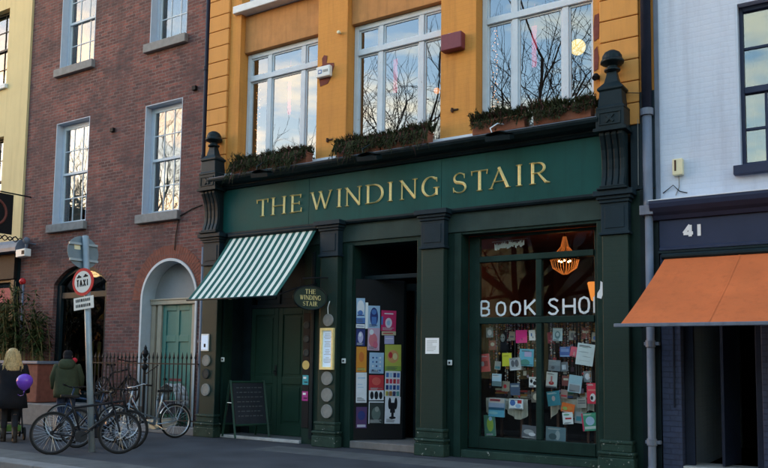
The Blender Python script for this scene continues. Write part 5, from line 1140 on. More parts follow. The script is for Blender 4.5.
for n in 'lr':
    t = MB(); kn, an, to = map(Vector, lg[n]); t.loft([((an.x, an.y+.03, 0.003), .048, .13, 0), ((an.x, an.y+.03, .04), .05, .135, 0), ((an.x, an.y+.01, .075), .042, .10, 0), ((an.x, an.y-.03, .10), .04, .05, 0)], 12)
    t.build('shoe', 'boot_leather', ma, smooth=True)
cp = MB(); cp.loft([((0, .0, 1.615), .098, .108, 0), ((0, 0, 1.66), .096, .106, 0), ((0, -.005, 1.70), .08, .09, 0), ((0, -.005, 1.725), .04, .045, 0)], 18); cp.prism([(-.07, .09), (-.05, .17), (.05, .17), (.07, .09)], lambda u, v, d: (u, v, d), 1.62, 1.632); cp.build('cap', 'coat_black', ma, smooth=False)
cp = MB(); cp.loft([((0, -.03, 1.50), .08, .07, 0), ((0, -.035, 1.55), .088, .085, 0), ((0, -.03, 1.615), .092, .09, 0)], 14); cp.build('hair', 'coat_black', ma, smooth=True)
cp = MB(); cp.ball((.135, -.04, 1.515), .062, 12, 1, .8, .9); cp.tube([(-.12, .0, 1.49), (0, .09, 1.47), (.13, -.02, 1.49)], .03, 8); cp.build('scarf', 'red_knit', ma, smooth=True)
# crates under a white plastic sheet on the doorstep
for i, (z, c_, l) in enumerate(((.122, (.03, .10, .06), 'dark green crate at the bottom of the stack before the teal door'), (.40, (.05, .05, .07), 'dark crate on top of the green crate before the teal door'))):
    m = MB(); x0, x1, y0, y1, h = -13.62, -13.12, .05+.06, .44, .27
    for a in (z, z+.09, z+.18): m.box(x0, x1, y0, y0+.02, a, a+.07); m.box(x0, x1, y1-.02, y1, a, a+.07); m.box(x0, x0+.02, y0+.021, y1-.021, a, a+.07); m.box(x1-.02, x1, y0+.021, y1-.021, a, a+.07)
    m.box(x0+.021, x1-.021, y0+.021, y1-.021, z, z+.02)
    for x in (x0-.002, x1-.028): m.box(x, x+.03, y0-.003, y0+.018, z, z+h)
    tag(m.build('crate', flat('crate_%s' % ('green', 'dark')[i], c_), None, (-13.37, .28, z)), l, 'crate', 'crates by the teal door')
m = MB(); n = 14
def shp(i, j):
    t = i/n; a = math.pi*t; x = -13.37-.31*math.cos(a)*(1+.04*math.sin(j*1.9)); z = .40+.62*math.sin(a)**.6+.02*math.sin(i*2.1+j)
    if i in (0, n): z = .2 if i == 0 else .55
    return (x, .08+.37*j/5, z)
for i in range(n):
    for j in range(5): m.quad(shp(i, j), shp(i+1, j), shp(i+1, j+1), shp(i, j+1))
o = m.build('plastic_sheet', flat('sheet_white', (.55, .58, .62), .35), None, (-13.37, .28, .2), smooth=True, fix=False); tag(o, 'white plastic sheet draped over crates behind the railing', 'sheet')
sm = o.modifiers.new('solid', 'SOLIDIFY'); sm.thickness = .008

# ================================================================== POSTERS IN THE ENTRANCE
DG_ = (.09, .09, .11)
def poster(ua, ub, za, zb, col, shapes, label, group='posters beside the entrance'):
    base = u0+un*.004
    um, zm, us, zs_ = (ua+ub)/2, (za+zb)/2, (ub-ua)*.565, (zb-za)*.515; ua, ub, za, zb = um-us, um+us, zm-zs_, zm+zs_
    pr_ = random.Random(label); tl = pr_.uniform(-.022, .022); uc, zc = (ua+ub)/2, (za+zb)/2; lift = pr_.uniform(.0, .004)
    f_ = lambda u, z, d: base+ud*(uc+(u-uc)-(z-zc)*tl)+un*(d+lift)+Vector((0, 0, zc+(z-zc)+(u-uc)*tl))
    if ub-ua > .1 and zb-za > .2:
        ink = DG_ if sum(col) > .8 else (.5, .5, .52); shapes = list(shapes)
        for q in range(4): shapes.append(('r', .1, .05+.035*q, pr_.uniform(.5, .92), .065+.035*q, ink))
    m = MB(); m.prism([(ua, za), (ub, za), (ub, zb), (ua, zb)], f_, 0, .003); b0 = f_((ua+ub)/2, za, 0)
    o = m.build('poster', flat('print_%d_%d_%d' % tuple(int(c*99) for c in col), col, .55), None, b0); tag(o, label, 'poster', group)
    by = {}
    for k, (kind, a, b, c, d, cc) in enumerate(shapes):
        mm = by.setdefault(cc, MB()); dd = .0034+.0004*k; W_, H_ = ub-ua, zb-za
        if kind == 'r': mm.prism([(ua+a*W_, za+b*H_), (ua+c*W_, za+b*H_), (ua+c*W_, za+d*H_), (ua+a*W_, za+d*H_)], f_, dd-.0003, dd)
        elif kind == 'e': mm.prism([(ua+(a+c*math.cos(2*math.pi*i/22))*W_, za+(b+d*math.sin(2*math.pi*i/22))*H_) for i in range(22)], f_, dd-.0003, dd)
    for cc, mm in by.items(): mm.build('print', flat('print_%d_%d_%d' % tuple(int(c*99) for c in cc), cc, .55), o)
WH, BK_, RD, BL, NV, YE, PK, GR, OR, LB, LI = (.7, .72, .78), (.015, .015, .02), (.5, .03, .04), (.06, .16, .45), (.015, .03, .16), (.62, .52, .08), (.6, .12, .2), (.25, .38, .06), (.62, .24, .02), (.34, .5, .7), (.45, .42, .65)
poster(.02, .165, 2.25, 2.70, LB, [('e', .5, .62, .42, .3, WH), ('r', .0, .0, 1, .22, BL), ('e', .45, .42, .3, .1, BL), ('r', .1, .3, .9, .34, NV)], 'pale blue poster at the top left of the entrance display')
poster(.02, .165, 2.16, 2.23, WH, [('r', .1, .4, .9, .55, NV)], 'thin white strip under the pale blue poster')
poster(.025, .17, 1.84, 2.14, NV, [('e', .5, .5, .3, .34, LI), ('e', .45, .65, .16, .12, WH)], 'dark blue portrait poster above the orange one')
poster(.035, .205, 1.36, 1.81, OR, [('r', .1, .08, .9, .16, YE), ('e', .5, .6, .25, .2, (.55, .14, .02))], 'plain orange poster on the entrance display')
poster(.04, .215, .81, 1.34, WH, [('r', .15, .8, .85, .84, LB), ('r', .15, .6, .6, .62, LB), ('r', .15, .5, .7, .52, LB)], 'tall white poster below the orange one')
poster(.05, .225, .35, .72, (.07, .03, .12), [('e', .5, .6, .35, .22, NV), ('r', .1, .05, .9, .16, LI)], 'dark purple poster lowest at the left')
tag(MB().obox(u0+ud*.205+un*.012+Vector((0, 0, 2.39)), ud*.024, un*.008, (0, 0, .24)).build('strip_label', 'paper', None, u0+ud*.2), 'narrow pale strip between the two blue posters', 'strip')
poster(.245, .445, 2.17, 2.57, LB, [('e', .5, .5, .34, .42, NV), ('e', .5, .72, .2, .12, BL), ('r', .3, .1, .7, .5, BL)], 'pale poster with a dark blue figure')
poster(.245, .445, 1.76, 2.165, (.55, .36, .48), [('e', .45, .45, .35, .3, (.6, .16, .2)), ('e', .65, .25, .2, .16, PK), ('e', .3, .8, .18, .12, WH)], 'pink poster below the dark blue figure')
poster(.285, .525, 1.34, 1.71, LB, [('e', .25+.25*(i % 3), .15+.2*(i//3), .06, .045, c) for i, c in enumerate((NV, WH, BL, WH, NV, WH, BL, NV, WH, NV, BL, WH))], 'light blue spotted poster in the middle of the display')
poster(.285, .53, 1.03, 1.30, RD, [('e', .5, .6, .3, .26, (.62, .1, .08)), ('r', .1, .1, .9, .2, (.3, .02, .03))], 'red poster in the middle of the display')
poster(.287, .532, .85, 1.025, WH, [('e', .2, .5, .12, .4, BK_), ('e', .5, .5, .13, .42, BK_), ('e', .8, .48, .12, .38, BK_)], 'white poster with three dark figures')
poster(.287, .535, .43, .82, (.04, .05, .05), [('r', .0, .95, 1, 1, WH), ('r', .0, .0, .05, .95, WH), ('e', .5, .45, .3, .3, (.10, .14, .13)), ('e', .55, .65, .14, .12, (.25, .27, .25))], 'dark poster with white edge, lowest in the middle')
poster(.50, .75, 2.12, 2.49, (.55, .02, .12), [('e', .5, .4, .23, .24, (.7, .62, .72)), ('e', .5, .4, .12, .13, LB), ('r', .2, .82, .8, .87, WH), ('r', .0, .3, .12, .7, BL)], 'magenta poster with pale disc in the entrance')
poster(.51, .75, 2.04, 2.11, (.5, .42, .28), [('r', .1, .35, .8, .6, RD)], 'small tan strip under the magenta poster')
poster(.56, .72, 1.88, 2.03, LI, [('r', .1, .6, .9, .7, WH)], 'small lilac poster under the magenta one')
poster(.58, .855, 1.39, 1.86, (.45, .46, .08), [('e', .5, .55, .35, .25, (.62, .3, .12)), ('e', .35, .6, .12, .12, RD), ('e', .62, .55, .14, .13, (.7, .6, .3)), ('r', .0, .0, 1, .18, GR)], 'yellow and green poster on the entrance display')
sq = [BL, LB, NV, BL, RD, (.6, .03, .1), RD, PK, NV, BL, NV, BL, YE, OR, NV, (.1, .3, .3)]
poster(.586, .845, .92, 1.375, WH, [('r', .06+.235*(i % 4), .75-.24*(i//4), .24+.235*(i % 4), .93-.24*(i//4), c) for i, c in enumerate(sq)], 'white poster with grid of coloured squares')
poster(.592, .85, .43, .905, (.72, .73, .8), [('e', .3, .75, .1, .22, BK_), ('e', .7, .75, .1, .22, BK_), ('r', .34, .4, .66, .78, BK_), ('r', .42, .2, .58, .42, BK_), ('e', .5, .22, .22, .05, BK_)], 'white poster with black figure, lowest at the right')
for x, z, l in ((-7.72, 2.62, 'red paper lantern at the left inside the dark entrance'), (-7.42, 2.62, 'red paper lantern at the right inside the dark entrance')):
    o = thing('paper_lantern', (x, 1.6, z), l, 'lantern', 'red lanterns in the entrance'); MB().lathe([(.05, -.14), (.12, -.10), (.15, 0), (.12, .10), (.05, .14)], (x, 1.6, z), 16).build('shade', flat('lantern_red', (.55, .03, .03)), o, smooth=True); MB().tube([(x, 1.6, z+.14), (x, 1.6, 3.94)], .004, 5).build('cord', 'iron_black', o)

# ================================================================== BOOKS IN THE SHOP WINDOW
BKG = 'books hanging in the shop window'
def book(cx, w, z0, z1, y, tilt, col, shapes, label, th=.022, kind='book', thread=True, group=BKG):
    if len(shapes) > 1 and w > .12:
        pr_ = random.Random(label); ink = (.06, .06, .08) if sum(col) > .8 else (.55, .55, .55); shapes = list(shapes)
        a0 = pr_.uniform(.05, .15); v0 = pr_.choice((.86, .9, .06))
        for q in range(2): shapes.append(('r', a0, v0+.045*q-.02, a0+pr_.uniform(.4, .75), v0+.045*q+.005, ink))
    ca, sa = math.cos(R(tilt)), math.sin(R(tilt)); cz = (z0+z1)/2; H = z1-z0
    def f_(u, v, d): return (cx+u*ca-v*sa, y+d, cz+u*sa+v*ca)
    m = MB(); hw, hh = w/2, H/2
    m.prism([(-hw, -hh), (hw, -hh), (hw, hh), (-hw, hh)], f_, 0, .002)
    if th > .005: m.prism([(-hw, -hh), (hw, -hh), (hw, hh), (-hw, hh)], f_, th-.002, th); m.prism([(-hw, -hh), (-hw+.003, -hh), (-hw+.003, hh), (-hw, hh)], f_, .0021, th-.0021)
    o = m.build(kind, flat('cover_%d_%d_%d' % tuple(int(c*99) for c in col), tuple(min(.85, c*1.15) for c in col), .45), None, (cx, y, z0)); tag(o, label, kind.replace('_', ' '), group)
    if th > .005: MB().prism([(-hw+.004, -hh+.004), (hw-.004, -hh+.004), (hw-.004, hh-.004), (-hw+.004, hh-.004)], f_, .0022, th-.0022).build('pages', 'paper', o)
    by = {}
    for k, (kd, a, b, c, d, cc) in enumerate(shapes):
        mm = by.setdefault(cc, MB()); dd = -.0006-.0004*k
        if kd == 'r': mm.prism([(-hw+a*w, -hh+b*H), (-hw+c*w, -hh+b*H), (-hw+c*w, -hh+d*H), (-hw+a*w, -hh+d*H)], f_, dd, dd+.0003)
        else: mm.prism([(-hw+(a+c*math.cos(2*math.pi*i/18))*w, -hh+(b+d*math.sin(2*math.pi*i/18))*H) for i in range(18)], f_, dd, dd+.0003)
    for cc, mm in by.items(): mm.build('print', flat('print_%d_%d_%d' % tuple(int(c*99) for c in cc), cc, .5), o)
    if thread: MB().tube([f_(0, hh, th/2), (cx, y+th/2, 2.31)], .0015, 4).build('thread', 'plaque_grey', o)
    return o
GY, DG, TE, CR = (.38, .4, .42), (.10, .11, .13), (.04, .22, .28), (.55, .5, .4)
book(-5.305, .20, 1.885, 2.098, .40, 1, (.68, .02, .22), [('r', .5, .2, .6, .35, (.3, .02, .12))], 'bright pink blank card hanging in the shop window', .004, 'card')
book(-5.121, .11, 1.925, 2.096, .41, 3, WH, [('r', .3, .4, .5, .7, BL), ('e', .6, .3, .12, .1, GY)], 'small white card right of the pink one', .004, 'card')
book(-5.216, .246, 1.505, 1.785, .40, -2, (.10, .38, .52), [('r', .35, .55, .85, .85, LI), ('e', .4, .2, .34, .2, (.05, .25, .22)), ('r', .05, .05, .95, .1, (.03, .14, .2))], 'sky blue book hanging by the window mullion')
book(-5.58, .165, 1.50, 1.72, .43, 1, (.62, .58, .04), [('r', .1, .75, .7, .8, (.4, .3, .02))], 'bright yellow book hanging in the shop window')
book(-6.0-.022+.03, .20, 1.40, 1.70, .42, 5, (.55, .07, .08), [('e', .35, .45, .18, .14, GY), ('r', .5, .3, .85, .6, (.3, .02, .04)), ('r', .1, .8, .9, .86, PK)], 'red book hanging at the left edge of the shop window')
book(-5.411, .20, 1.435, 1.64, .385, 5, GY, [('e', .3, .55, .16, .28, DG), ('e', .65, .55, .18, .3, DG), ('r', .1, .04, .9, .12, WH)], 'grey and white book overlapping the sky blue one')
book(-5.762, .165, 1.165, 1.37, .42, -2, (.42, .56, .66), [('r', 0, 0, 1, .4, (.14, .22, .24)), ('r', .1, .75, .9, .85, WH)], 'small pale blue seascape book hanging below the yellow one')
book(-5.099, .165, 1.165, 1.33, .42, 0, WH, [('e', .25, .6, .14, .2, BK_), ('e', .62, .4, .2, .2, BK_), ('e', .75, .75, .12, .1, BK_), ('r', .05, .05, .5, .14, BK_)], 'black and white book hanging by the window mullion')
book(-5.771, .29, .655, .968, .44, -1, (.10, .34, .48), [('r', 0, .74, 1, 1, (.52, .46, .42)), ('r', .08, .82, .72, .94, RD), ('r', 0, .5, 1, .74, (.3, .36, .5)), ('r', 0, .36, 1, .5, (.02, .10, .18)), ('e', .3, .2, .3, .08, (.25, .5, .55))], 'seascape book with red title propped on the left cloth', thread=False)
book(-5.418, .245, .80, .965, .44, 0, WH, [('e', .25, .6, .2, .3, BL), ('r', .6, .55, .9, .9, RD), ('e', .65, .3, .2, .2, LB), ('r', .05, .0, .95, .1, GY)], 'white and blue book propped on the left cloth', thread=False)
book(-5.90, .20, .33, .68, .45, 4, (.06, .17, .12), [('e', .55, .55, .3, .34, (.3, .42, .06)), ('e', .6, .82, .16, .1, LB), ('r', .1, .04, .6, .12, NV)], 'green book standing at the bottom left of the shop window', thread=False)
book(-5.171, .30, .33, .54, .45, -4, DG, [('e', .4, .5, .3, .2, GY), ('e', .6, .35, .2, .14, WH)], 'grey book at the foot of the mullion', thread=False)
book(-4.682, .165, 1.915, 2.123, .40, -2, (.40, .52, .55), [('e', .5, .45, .28, .3, (.12, .22, .25)), ('e', .5, .5, .16, .16, (.5, .6, .62)), ('r', .05, .85, .9, .92, WH)], 'pale teal card hanging right of the mullion', .004, 'card')
book(-4.567, .165, 1.66, 1.82, .41, 0, (.05, .12, .34), [('r', .1, .5, .9, .8, (.2, .3, .55)), ('r', .05, .05, .95, .15, LB)], 'dark blue book hanging beside the rose red one')
book(-4.405, .138, 1.66, 1.82, .405, -12, (.58, .09, .14), [('e', .45, .6, .2, .2, PK), ('r', .4, .1, .6, .5, (.6, .3, .3))], 'small rose red book hanging beside the large map')
book(-4.225, .28, 1.53, 1.87, .385, -8, (.50, .60, .64), [('e', .4, .6, .3, .02, (.3, .4, .45)), ('e', .6, .4, .25, .015, (.3, .4, .45)), ('r', .2, .2, .8, .215, (.35, .4, .45)), ('r', .3, .8, .6, .82, (.2, .4, .35))], 'large pale tilted map hanging at the right of the window', .004, 'map')
book(-4.752, .20, 1.435, 1.61, .43, -3, (.18, .21, .24), [('r', .05, .5, .95, .9, (.28, .33, .36)), ('e', .4, .3, .15, .15, DG)], 'grey book hanging right of the mullion')
book(-4.795, .18, 1.165, 1.415, .42, -4, (.58, .58, .56), [('e', .5, .3, .25, .12, RD), ('r', .42, .3, .58, .75, (.55, .2, .2)), ('r', 0, 0, 1, .1, DG)], 'white book with red figure hanging right of the mullion')
book(-4.402, .215, 1.10, 1.37, .41, -8, (.32, .44, .52), [('r', 0, .52, 1, 1, (.30, .50, .60)), ('r', .1, .05, .9, .45, (.25, .27, .3))], 'tilted blue grey book hanging below the map')
book(-4.133, .155, .935, 1.255, .41, 1, (.58, .03, .07), [('r', .1, .62, .9, .7, (.65, .2, .2)), ('e', .6, .3, .28, .2, WH), ('e', .5, .28, .14, .1, BK_)], 'bright red book hanging at the right edge of the window')
book(-4.763, .21, .88, 1.11, .42, 8, TE, [('e', .5, .5, .14, .18, (.5, .4, .4)), ('r', .1, .8, .8, .88, (.25, .45, .5))], 'tilted teal book hanging low right of the mullion')
book(-4.53, .215, .78, .925, .43, -10, (.65, .13, .02), [('e', .3, .4, .2, .2, (.3, .4, .1)), ('e', .65, .5, .2, .24, (.7, .22, .04))], 'orange red book resting over the right cloth', thread=False)
book(-4.527, .17, .60, .785, .42, 5, WH, [('r', .25, .4, .85, .55, RD), ('e', .4, .8, .3, .08, (.2, .45, .3)), ('r', .2, .1, .8, .15, GY)], 'white leaflet below the orange red book', .004, 'leaflet', False)
book(-4.177, .235, .515, .79, .42, 7, (.04, .26, .17), [('r', .0, 0, .1, 1, (.55, .03, .1)), ('e', .55, .55, .3, .25, LB), ('r', .15, .1, .95, .25, (.5, .6, .6)), ('r', .15, .85, .95, .92, (.08, .36, .22))], 'green and red book hanging at the lower right of the window')
book(-4.741, .33, .285, .54, .45, -2, (.12, .2, .24), [('e', .6, .5, .12, .3, (.35, .42, .45)), ('e', .35, .4, .2, .2, (.05, .1, .12))], 'wide dark teal book at the window foot right of mullion', thread=False)
# more small cards and books filling the window, each on its own thread
for cx, w, z0, z1, y, t, col, sh, l in (
    (-5.90, .13, 1.98, 2.15, .44, 3, (.35, .42, .48), [('e', .5, .5, .3, .3, WH)], 'pale blue card at the top left of the left lower pane'),
    (-5.50, .11, 1.93, 2.08, .46, -4, (.45, .38, .3), [('r', .2, .3, .8, .5, DG)], 'tan card between the mask and the pink card'),
    (-5.86, .12, 1.77, 1.93, .47, 2, (.4, .12, .1), [('e', .5, .6, .3, .2, CR)], 'rust coloured card above the red book'),
    (-5.76, .11, 1.44, 1.58, .46, -5, (.5, .5, .48), [('r', .1, .1, .9, .4, TE)], 'small white and teal card right of the red book'),
    (-5.06, .10, 1.50, 1.64, .45, 4, (.5, .4, .15), [('r', .2, .6, .8, .8, WH)], 'ochre card between the sky blue book and mullion'),
    (-5.45, .17, 1.02, 1.22, .47, 2, (.10, .15, .26), [('r', .1, .7, .9, .85, GY)], 'navy book hanging above the white and blue book'),
    (-5.62, .14, 1.08, 1.25, .48, -3, (.42, .36, .28), [('e', .4, .5, .2, .2, RD)], 'buff card above the left cloth'),
    (-5.08, .16, .92, 1.10, .46, 3, (.22, .2, .17), [('e', .5, .5, .3, .3, CR)], 'brown card low beside the mullion'),
    (-4.83, .10, 1.88, 2.06, .47, 5, (.4, .06, .1), [('r', .2, .2, .8, .3, PK)], 'crimson card at the top right of the mullion'),
    (-4.46, .11, 1.93, 2.08, .46, -3, (.42, .42, .4), [('e', .5, .5, .25, .3, DG)], 'grey card above the rose red book'),
    (-4.25, .12, 1.95, 2.13, .48, 2, (.35, .1, .1), [('r', .1, .5, .9, .7, CR)], 'dark red card above the large map'),
    (-4.09, .10, 1.90, 2.05, .46, -4, (.5, .48, .4), [('e', .5, .4, .3, .2, BL)], 'cream card above the right corner of the map'),
    (-4.60, .13, 1.43, 1.58, .47, 3, (.3, .32, .36), [('r', .2, .2, .7, .7, WH)], 'slate card under the dark blue book'),
    (-4.57, .13, 1.20, 1.36, .46, -2, (.30, .08, .07), [('r', .2, .55, .8, .75, CR)], 'maroon card left of the tilted blue grey book'),
    (-4.22, .13, 1.27, 1.44, .47, 4, (.36, .40, .44), [('e', .5, .5, .3, .3, WH)], 'misty blue card under the map'),
    (-4.60, .12, 1.00, 1.14, .46, -6, (.5, .34, .3), [('r', .1, .2, .9, .4, RD)], 'salmon card above the orange red book'),
    (-4.32, .15, .86, 1.03, .48, 3, (.5, .5, .46), [('r', .1, .6, .9, .7, DG), ('r', .1, .4, .9, .5, DG)], 'white card propped above the right cloth'),
    (-4.36, .14, .62, .80, .46, -3, (.42, .44, .46), [('r', .2, .2, .8, .6, TE)], 'pale grey card right of the white leaflet')):
    book(cx, w, z0, z1, y, t, tuple(c*.6 for c in col), sh, l, .004, 'card')
# mask ornament
mk = thing('mask', (-5.654, .42, 1.74), 'dark hanging mask ornament with pale face', 'mask'); MB().ball((-5.654, .43, 1.97), .055, 14, .8, .35, 1.3).build('face', 'plaque_grey', mk, smooth=True); m = MB(); m.ball((-5.654, .45, 1.99), .085, 14, .9, .3, 1.2); m.lathe([(.02, 1.70), (.11, 1.76), (.10, 1.84), (.06, 1.90)], (-5.654, .46, 0), 14, 'z', 1, .4); m.build('hood', 'coat_black', mk, smooth=True)
m = MB(); m.ball((-5.675, .41, 1.98), .011, 8); m.ball((-5.633, .41, 1.98), .011, 8); m.build('eye', 'ink_black', mk); MB().tube([(-5.654, .45, 2.09), (-5.654, .45, 2.31)], .002, 4).build('thread', 'plaque_grey', mk)
# bead curtains at the top of the lower panes
rnd = random.Random(17); bcols = [flat('bead_red', (.42, .03, .04), .3), flat('bead_white', (.55, .55, .52), .3), flat('bead_amber', (.45, .2, .05), .3), flat('bead_dark', (.05, .03, .05), .3), flat('bead_lilac', (.3, .25, .38), .3)]
for xa, xb, l in ((-5.98, -5.0, 'beaded garlands hanging at the top of the left lower pane'), (-4.87, -3.96, 'beaded garlands hanging at the top of the right lower pane')):
    o = thing('bead_curtain', ((xa+xb)/2, .5, 1.7), l, 'bead curtain', 'bead curtains in the shop window'); MB().tube([(xa, .5, 2.30), (xb, .5, 2.30)], .006, 6).build('rod', 'iron_black', o)
    n = 34
    for i in range(n):
        x = xa+(xb-xa)*(i+.5)/n+rnd.uniform(-.012, .012); y = .5+rnd.uniform(-.05, .08); z = 2.28; zl = 2.28-rnd.choice((rnd.uniform(.2, .62), rnd.uniform(.5, 1.3))); m = MB(); m.tube([(x, y, 2.30), (x, y, zl)], .0015, 3)
        main = rnd.randrange(5)
        while z > zl:
            m.m = main if rnd.random() < .6 else rnd.randrange(5); r = rnd.choice((.006, .008, .011, .016)); m.ball((x, y, z-r), r, 6); z -= 2*r+rnd.uniform(0, .02)
        m.m = rnd.randrange(5); k = rnd.random()
        if k < .4: m.box(x-.028, x+.028, y-.004, y+.004, zl-.075, zl)
        elif k < .7: m.lathe([(.003, -.05), (.022, -.03), (.018, -.01), (.004, 0)], (x, y, zl), 8)
        m.build('strand', bcols, o)
# tables with cloths
for xa, xb, zt, l, l2, sd_ in ((-6.03, -5.27, .95, 'small dark table under the left pale cloth', 'pale cloth draped over the left window table', 1), (-4.88, -4.14, .98, 'small dark table under the right pale cloth', 'pale cloth draped over the right window table', 2)):
    o = thing('table', ((xa+xb)/2, .8, .28), l, 'table', 'tables in the shop window'); MB().box(xa+.08, xb-.05, .58, 1.0, zt-.03, zt).build('table_top', 'dark_wood', o)
    for x in (xa+.12, xb-.12):
        for y in (.62, .96): MB().box(x-.02, x+.02, y-.02, y+.02, .281, zt-.031).build('leg', 'dark_wood', o)
    m = MB(); n = 30; hts = []
    for i in range(n+1):
        t = i/n; dr_ = .10+.20*abs(math.sin(t*math.pi*1.5+sd_))*(.5+.5*t if sd_ == 1 else 1-.6*t)+.05; hts.append(dr_)
    def cp_(i, k):
        x = xa+(xb-xa)*i/n; wv = .012*math.sin(i*1.3+sd_)
        if k < 3: return (x, 1.02-.22*k, zt+.006+.002*math.sin(i+k))
        return (x+wv*.5, .555+wv*(k-2), zt-hts[i]*(k-2.7)/2.3)
    for i in range(n):
        for k in range(5): m.quad(cp_(i, k), cp_(i+1, k), cp_(i+1, k+1), cp_(i, k+1))
    co = m.build('tablecloth', 'cloth_pale', None, ((xa+xb)/2, .8, zt), smooth=True, fix=False); tag(co, l2, 'tablecloth', 'cloths in the shop window')
rnd = random.Random(33)
for tx, zt, side_ in ((-5.82, .96, 'left'), (-5.48, .96, 'left'), (-4.66, .99, 'right'), (-4.34, .99, 'right')):
    n = rnd.randrange(3, 6); z = zt+.009
    pos = {(-5.82): 'far end', (-5.48): 'mullion end'}.get(tx) if side_ == 'left' else {(-4.66): 'mullion end', (-4.34): 'pilaster end'}.get(tx)
    for k in range(n):
        h_ = rnd.uniform(.018, .04); w_, d_ = rnd.uniform(.1, .13), rnd.uniform(.075, .095); a = rnd.uniform(-.25, .25); c_ = rnd.choice(((.42, .05, .05), (.06, .12, .3), (.5, .45, .3), (.05, .2, .14), (.03, .03, .04), (.45, .2, .05)))
        ax_, ay_ = Vector((math.cos(a), math.sin(a), 0))*w_, Vector((-math.sin(a), math.cos(a), 0))*d_; ctr = Vector((tx, .84, z+h_/2))
        m = MB(); m.obox(ctr+Vector((0, 0, h_/2-.0015)), ax_, ay_, (0, 0, .0015)); m.obox(ctr-Vector((0, 0, h_/2-.0015)), ax_, ay_, (0, 0, .0015)); m.obox(ctr-ay_*.98, ax_, ay_*.02, (0, 0, h_/2-.0032))
        o = m.build('book', flat('cover_%d_%d_%d' % tuple(int(c*99) for c in c_), c_, .45), None, (tx, .84, z)); tag(o, 'book lying in the stack at the %s of the %s window table' % (pos, side_), 'book', 'books stacked on the %s window table, %s' % (side_, pos))
        MB().obox(ctr+ay_*.02, ax_*.97, ay_*.93, (0, 0, h_/2-.0035)).build('pages', 'paper', o); z += h_+.0005
# white paper garland in the top pane
m = MB(); rnd = random.Random(6); x = -5.80
while x < -5.27:
    w_ = rnd.uniform(.025, .05); h_ = rnd.uniform(.06, .13); z = 3.52+rnd.uniform(-.02, .02)+(x+5.8)*.06; m.prism([(x, z-h_/2), (x+w_, z-h_*.5+rnd.uniform(-.02, .02)), (x+w_*.9, z+h_*.5), (x+w_*.4, z+h_*.2), (x-.005, z+h_*.5)], XZ(.42), 0, .002); x += w_*.8
m.tube([(-5.85, .425, 3.60), (-5.2, .425, 3.62)], .002, 4); tag(m.build('paper_garland', 'paper', None, (-5.54, .42, 3.4)), 'white cut paper garland in the top pane of the shop window', 'garland')
# chandelier and lamp
ch = thing('chandelier', (-5.0, 1.6, 3.0), 'glowing warm bead chandelier inside the bookshop window', 'chandelier')
m = MB(); cx, cy = -5.0, 1.6
for i in range(28):
    a = 2*math.pi*i/28; m.tube([(cx+.03*math.cos(a), cy+.03*math.sin(a), 3.80), (cx+.07*math.cos(a), cy+.07*math.sin(a), 3.62), (cx+.25*math.cos(a), cy+.25*math.sin(a), 3.40)], .0032, 4)
    m.tube([(cx+.25*math.cos(a), cy+.25*math.sin(a), 3.385), (cx+.21*math.cos(a), cy+.21*math.sin(a), 3.24), (cx+.05*math.cos(a), cy+.05*math.sin(a), 3.13)], .0042, 4)
m.build('bead_strands', 'crystal', ch); m = MB(); m.tube([(cx+.26*math.cos(2*math.pi*i/26), cy+.26*math.sin(2*math.pi*i/26), 3.392) for i in range(26)], .014, 6, closed=True); m.tube([(cx, cy, 3.80), (cx, cy, 3.94)], .01, 6); m.build('ring', 'dark_wood', ch)
for i in range(5):
    a = 2*math.pi*i/5; MB().ball((cx+.1*math.cos(a), cy+.1*math.sin(a), 3.36), .015, 8).build('bulb', 'bulb_glow', ch)
wl = thing('lamp', (-4.50, 1.6, 2.6), 'glowing orange cone lamp at the right of the bookshop window', 'lamp'); MB().lathe([(.012, 2.64), (.03, 2.66), (.09, 2.95), (.075, 2.97), (.004, 2.97)], (-4.50, 1.6, 0), 16).build('shade', 'lamp_glow', wl, smooth=True); MB().tube([(-4.50, 1.6, 2.97), (-4.5, 1.6, 3.94)], .006, 6).build('cord', 'iron_black', wl)

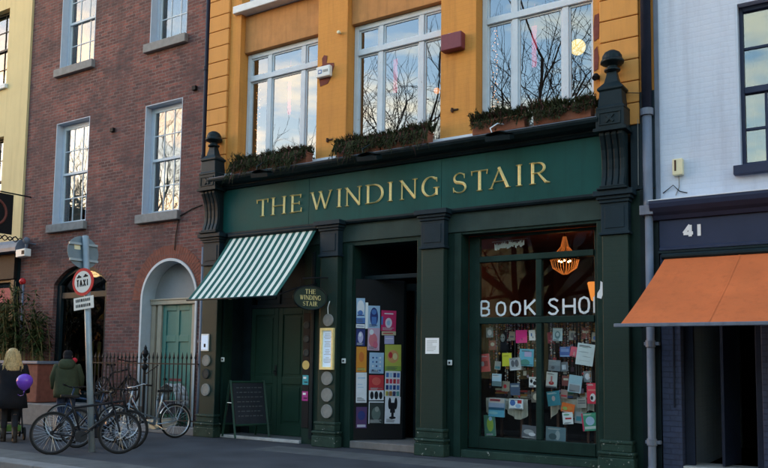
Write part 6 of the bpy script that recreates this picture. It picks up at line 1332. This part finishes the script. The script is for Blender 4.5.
# ================================================================== BARE TREES ON THE QUAY
def bare_tree(x, y, h, seed, label, lean=(0, 0), dens=1.0, xmax=99):
    rnd = random.Random(seed); tr = MB(); cr = MB(); cnt = [0]
    def grow(p, d, L, r, depth):
        n = 4 if depth < 3 else 3; pts = [p]; q = p; dd = d.copy()
        for i in range(n):
            dd = (dd+Vector((rnd.gauss(0, .16), rnd.gauss(0, .16), rnd.gauss(.03, .10)))); dd.y -= .5 if q.y > -14.8 else 0; dd.z = max(dd.z, -.02 if depth < 5 else -.3); dd.normalize(); q = q+dd*(L/n); pts.append(q)
        tip = .72 if depth < 6 else .4; rs = [r*(1-(1-tip)*i/n) for i in range(n+1)]
        (tr if depth < 1 else cr).tube(pts, rs, 8 if depth < 2 else 5 if depth < 4 else 3, cap=False); cnt[0] += 1
        if depth >= 7 or cnt[0] > 5600*dens: return
        kids = 3 if depth < 6 else 2
        if depth == 0: kids = 5
        elif depth == 1 and dens > 1: kids = 4
        for k in range(kids):
            t = 1.0 if k == 0 else rnd.uniform(.45, .95); i = min(n, int(t*n)); base = pts[i] if k else pts[-1]
            if base.y > -13.9 or base.x > xmax: continue
            az = rnd.uniform(0, 6.28); sp = rnd.uniform(.25, .55) if k == 0 else rnd.uniform(.55, 1.05); o_ = dd.orthogonal().normalized(); o_.rotate(Matrix.Rotation(az, 3, dd)); nd = (dd*math.cos(sp)+o_*math.sin(sp)+Vector((0, 0, .12))).normalized()
            grow(base, nd, L*rnd.uniform(.68, .88) if depth else L*rnd.uniform(.8, 1.05), max(.011, rs[i]*(.82 if k == 0 else .64)), depth+1)
    o = thing('bare_tree', (x, y, 0), label, 'tree', 'bare trees along the quay'); grow(Vector((x, y, -.05)), Vector((lean[0], lean[1], 1)).normalized(), h*.22, h*.0175, 0)
    tr.build('trunk', 'bark', o, smooth=True); cr.build('crown', 'twig', o, smooth=True, fix=False)
bare_tree(-13.3, -17.2, 24, 3, 'big bare tree across the road, straight opposite the shop door', (-.02, 0), 1.5, -7.0)
bare_tree(-17.0, -17.4, 21, 12, 'bare tree across the road, second along the quay', (.02, 0))
bare_tree(-37.0, -17.5, 21, 25, 'bare tree across the road opposite the brick house')
bare_tree(17.0, -17.3, 23, 31, 'bare tree across the road beyond the number 41 end of the street')
# ================================================================== FAR TERRACE ACROSS THE RIVER
m = MB(); rnd = random.Random(14); x = -190.0
while x < 120:
    w_ = rnd.uniform(7, 13); h_ = rnd.uniform(11, 16); m.m = rnd.randrange(3); m.box(x, x+w_-.02, -74, -62, -.1, h_); z = 1.2; m.m = 3
    while z < h_-2.2:
        for k in range(int(w_/2.6)): xx = x+.9+k*2.6; m.box(xx, xx+1.2, -62.06, -61.98, z, z+1.9)
        z += 3.2
    m.m = 4; m.prism([(-74, h_), (-62, h_), (-68, h_+2.4)], lambda u, v, d: (d, u, v), x, x+w_-.02); x += w_
m.build('far_terrace', ['far_stone', 'brick_red', 'render_yellow', 'dark_glass', 'slate_roof'], kind='stuff')
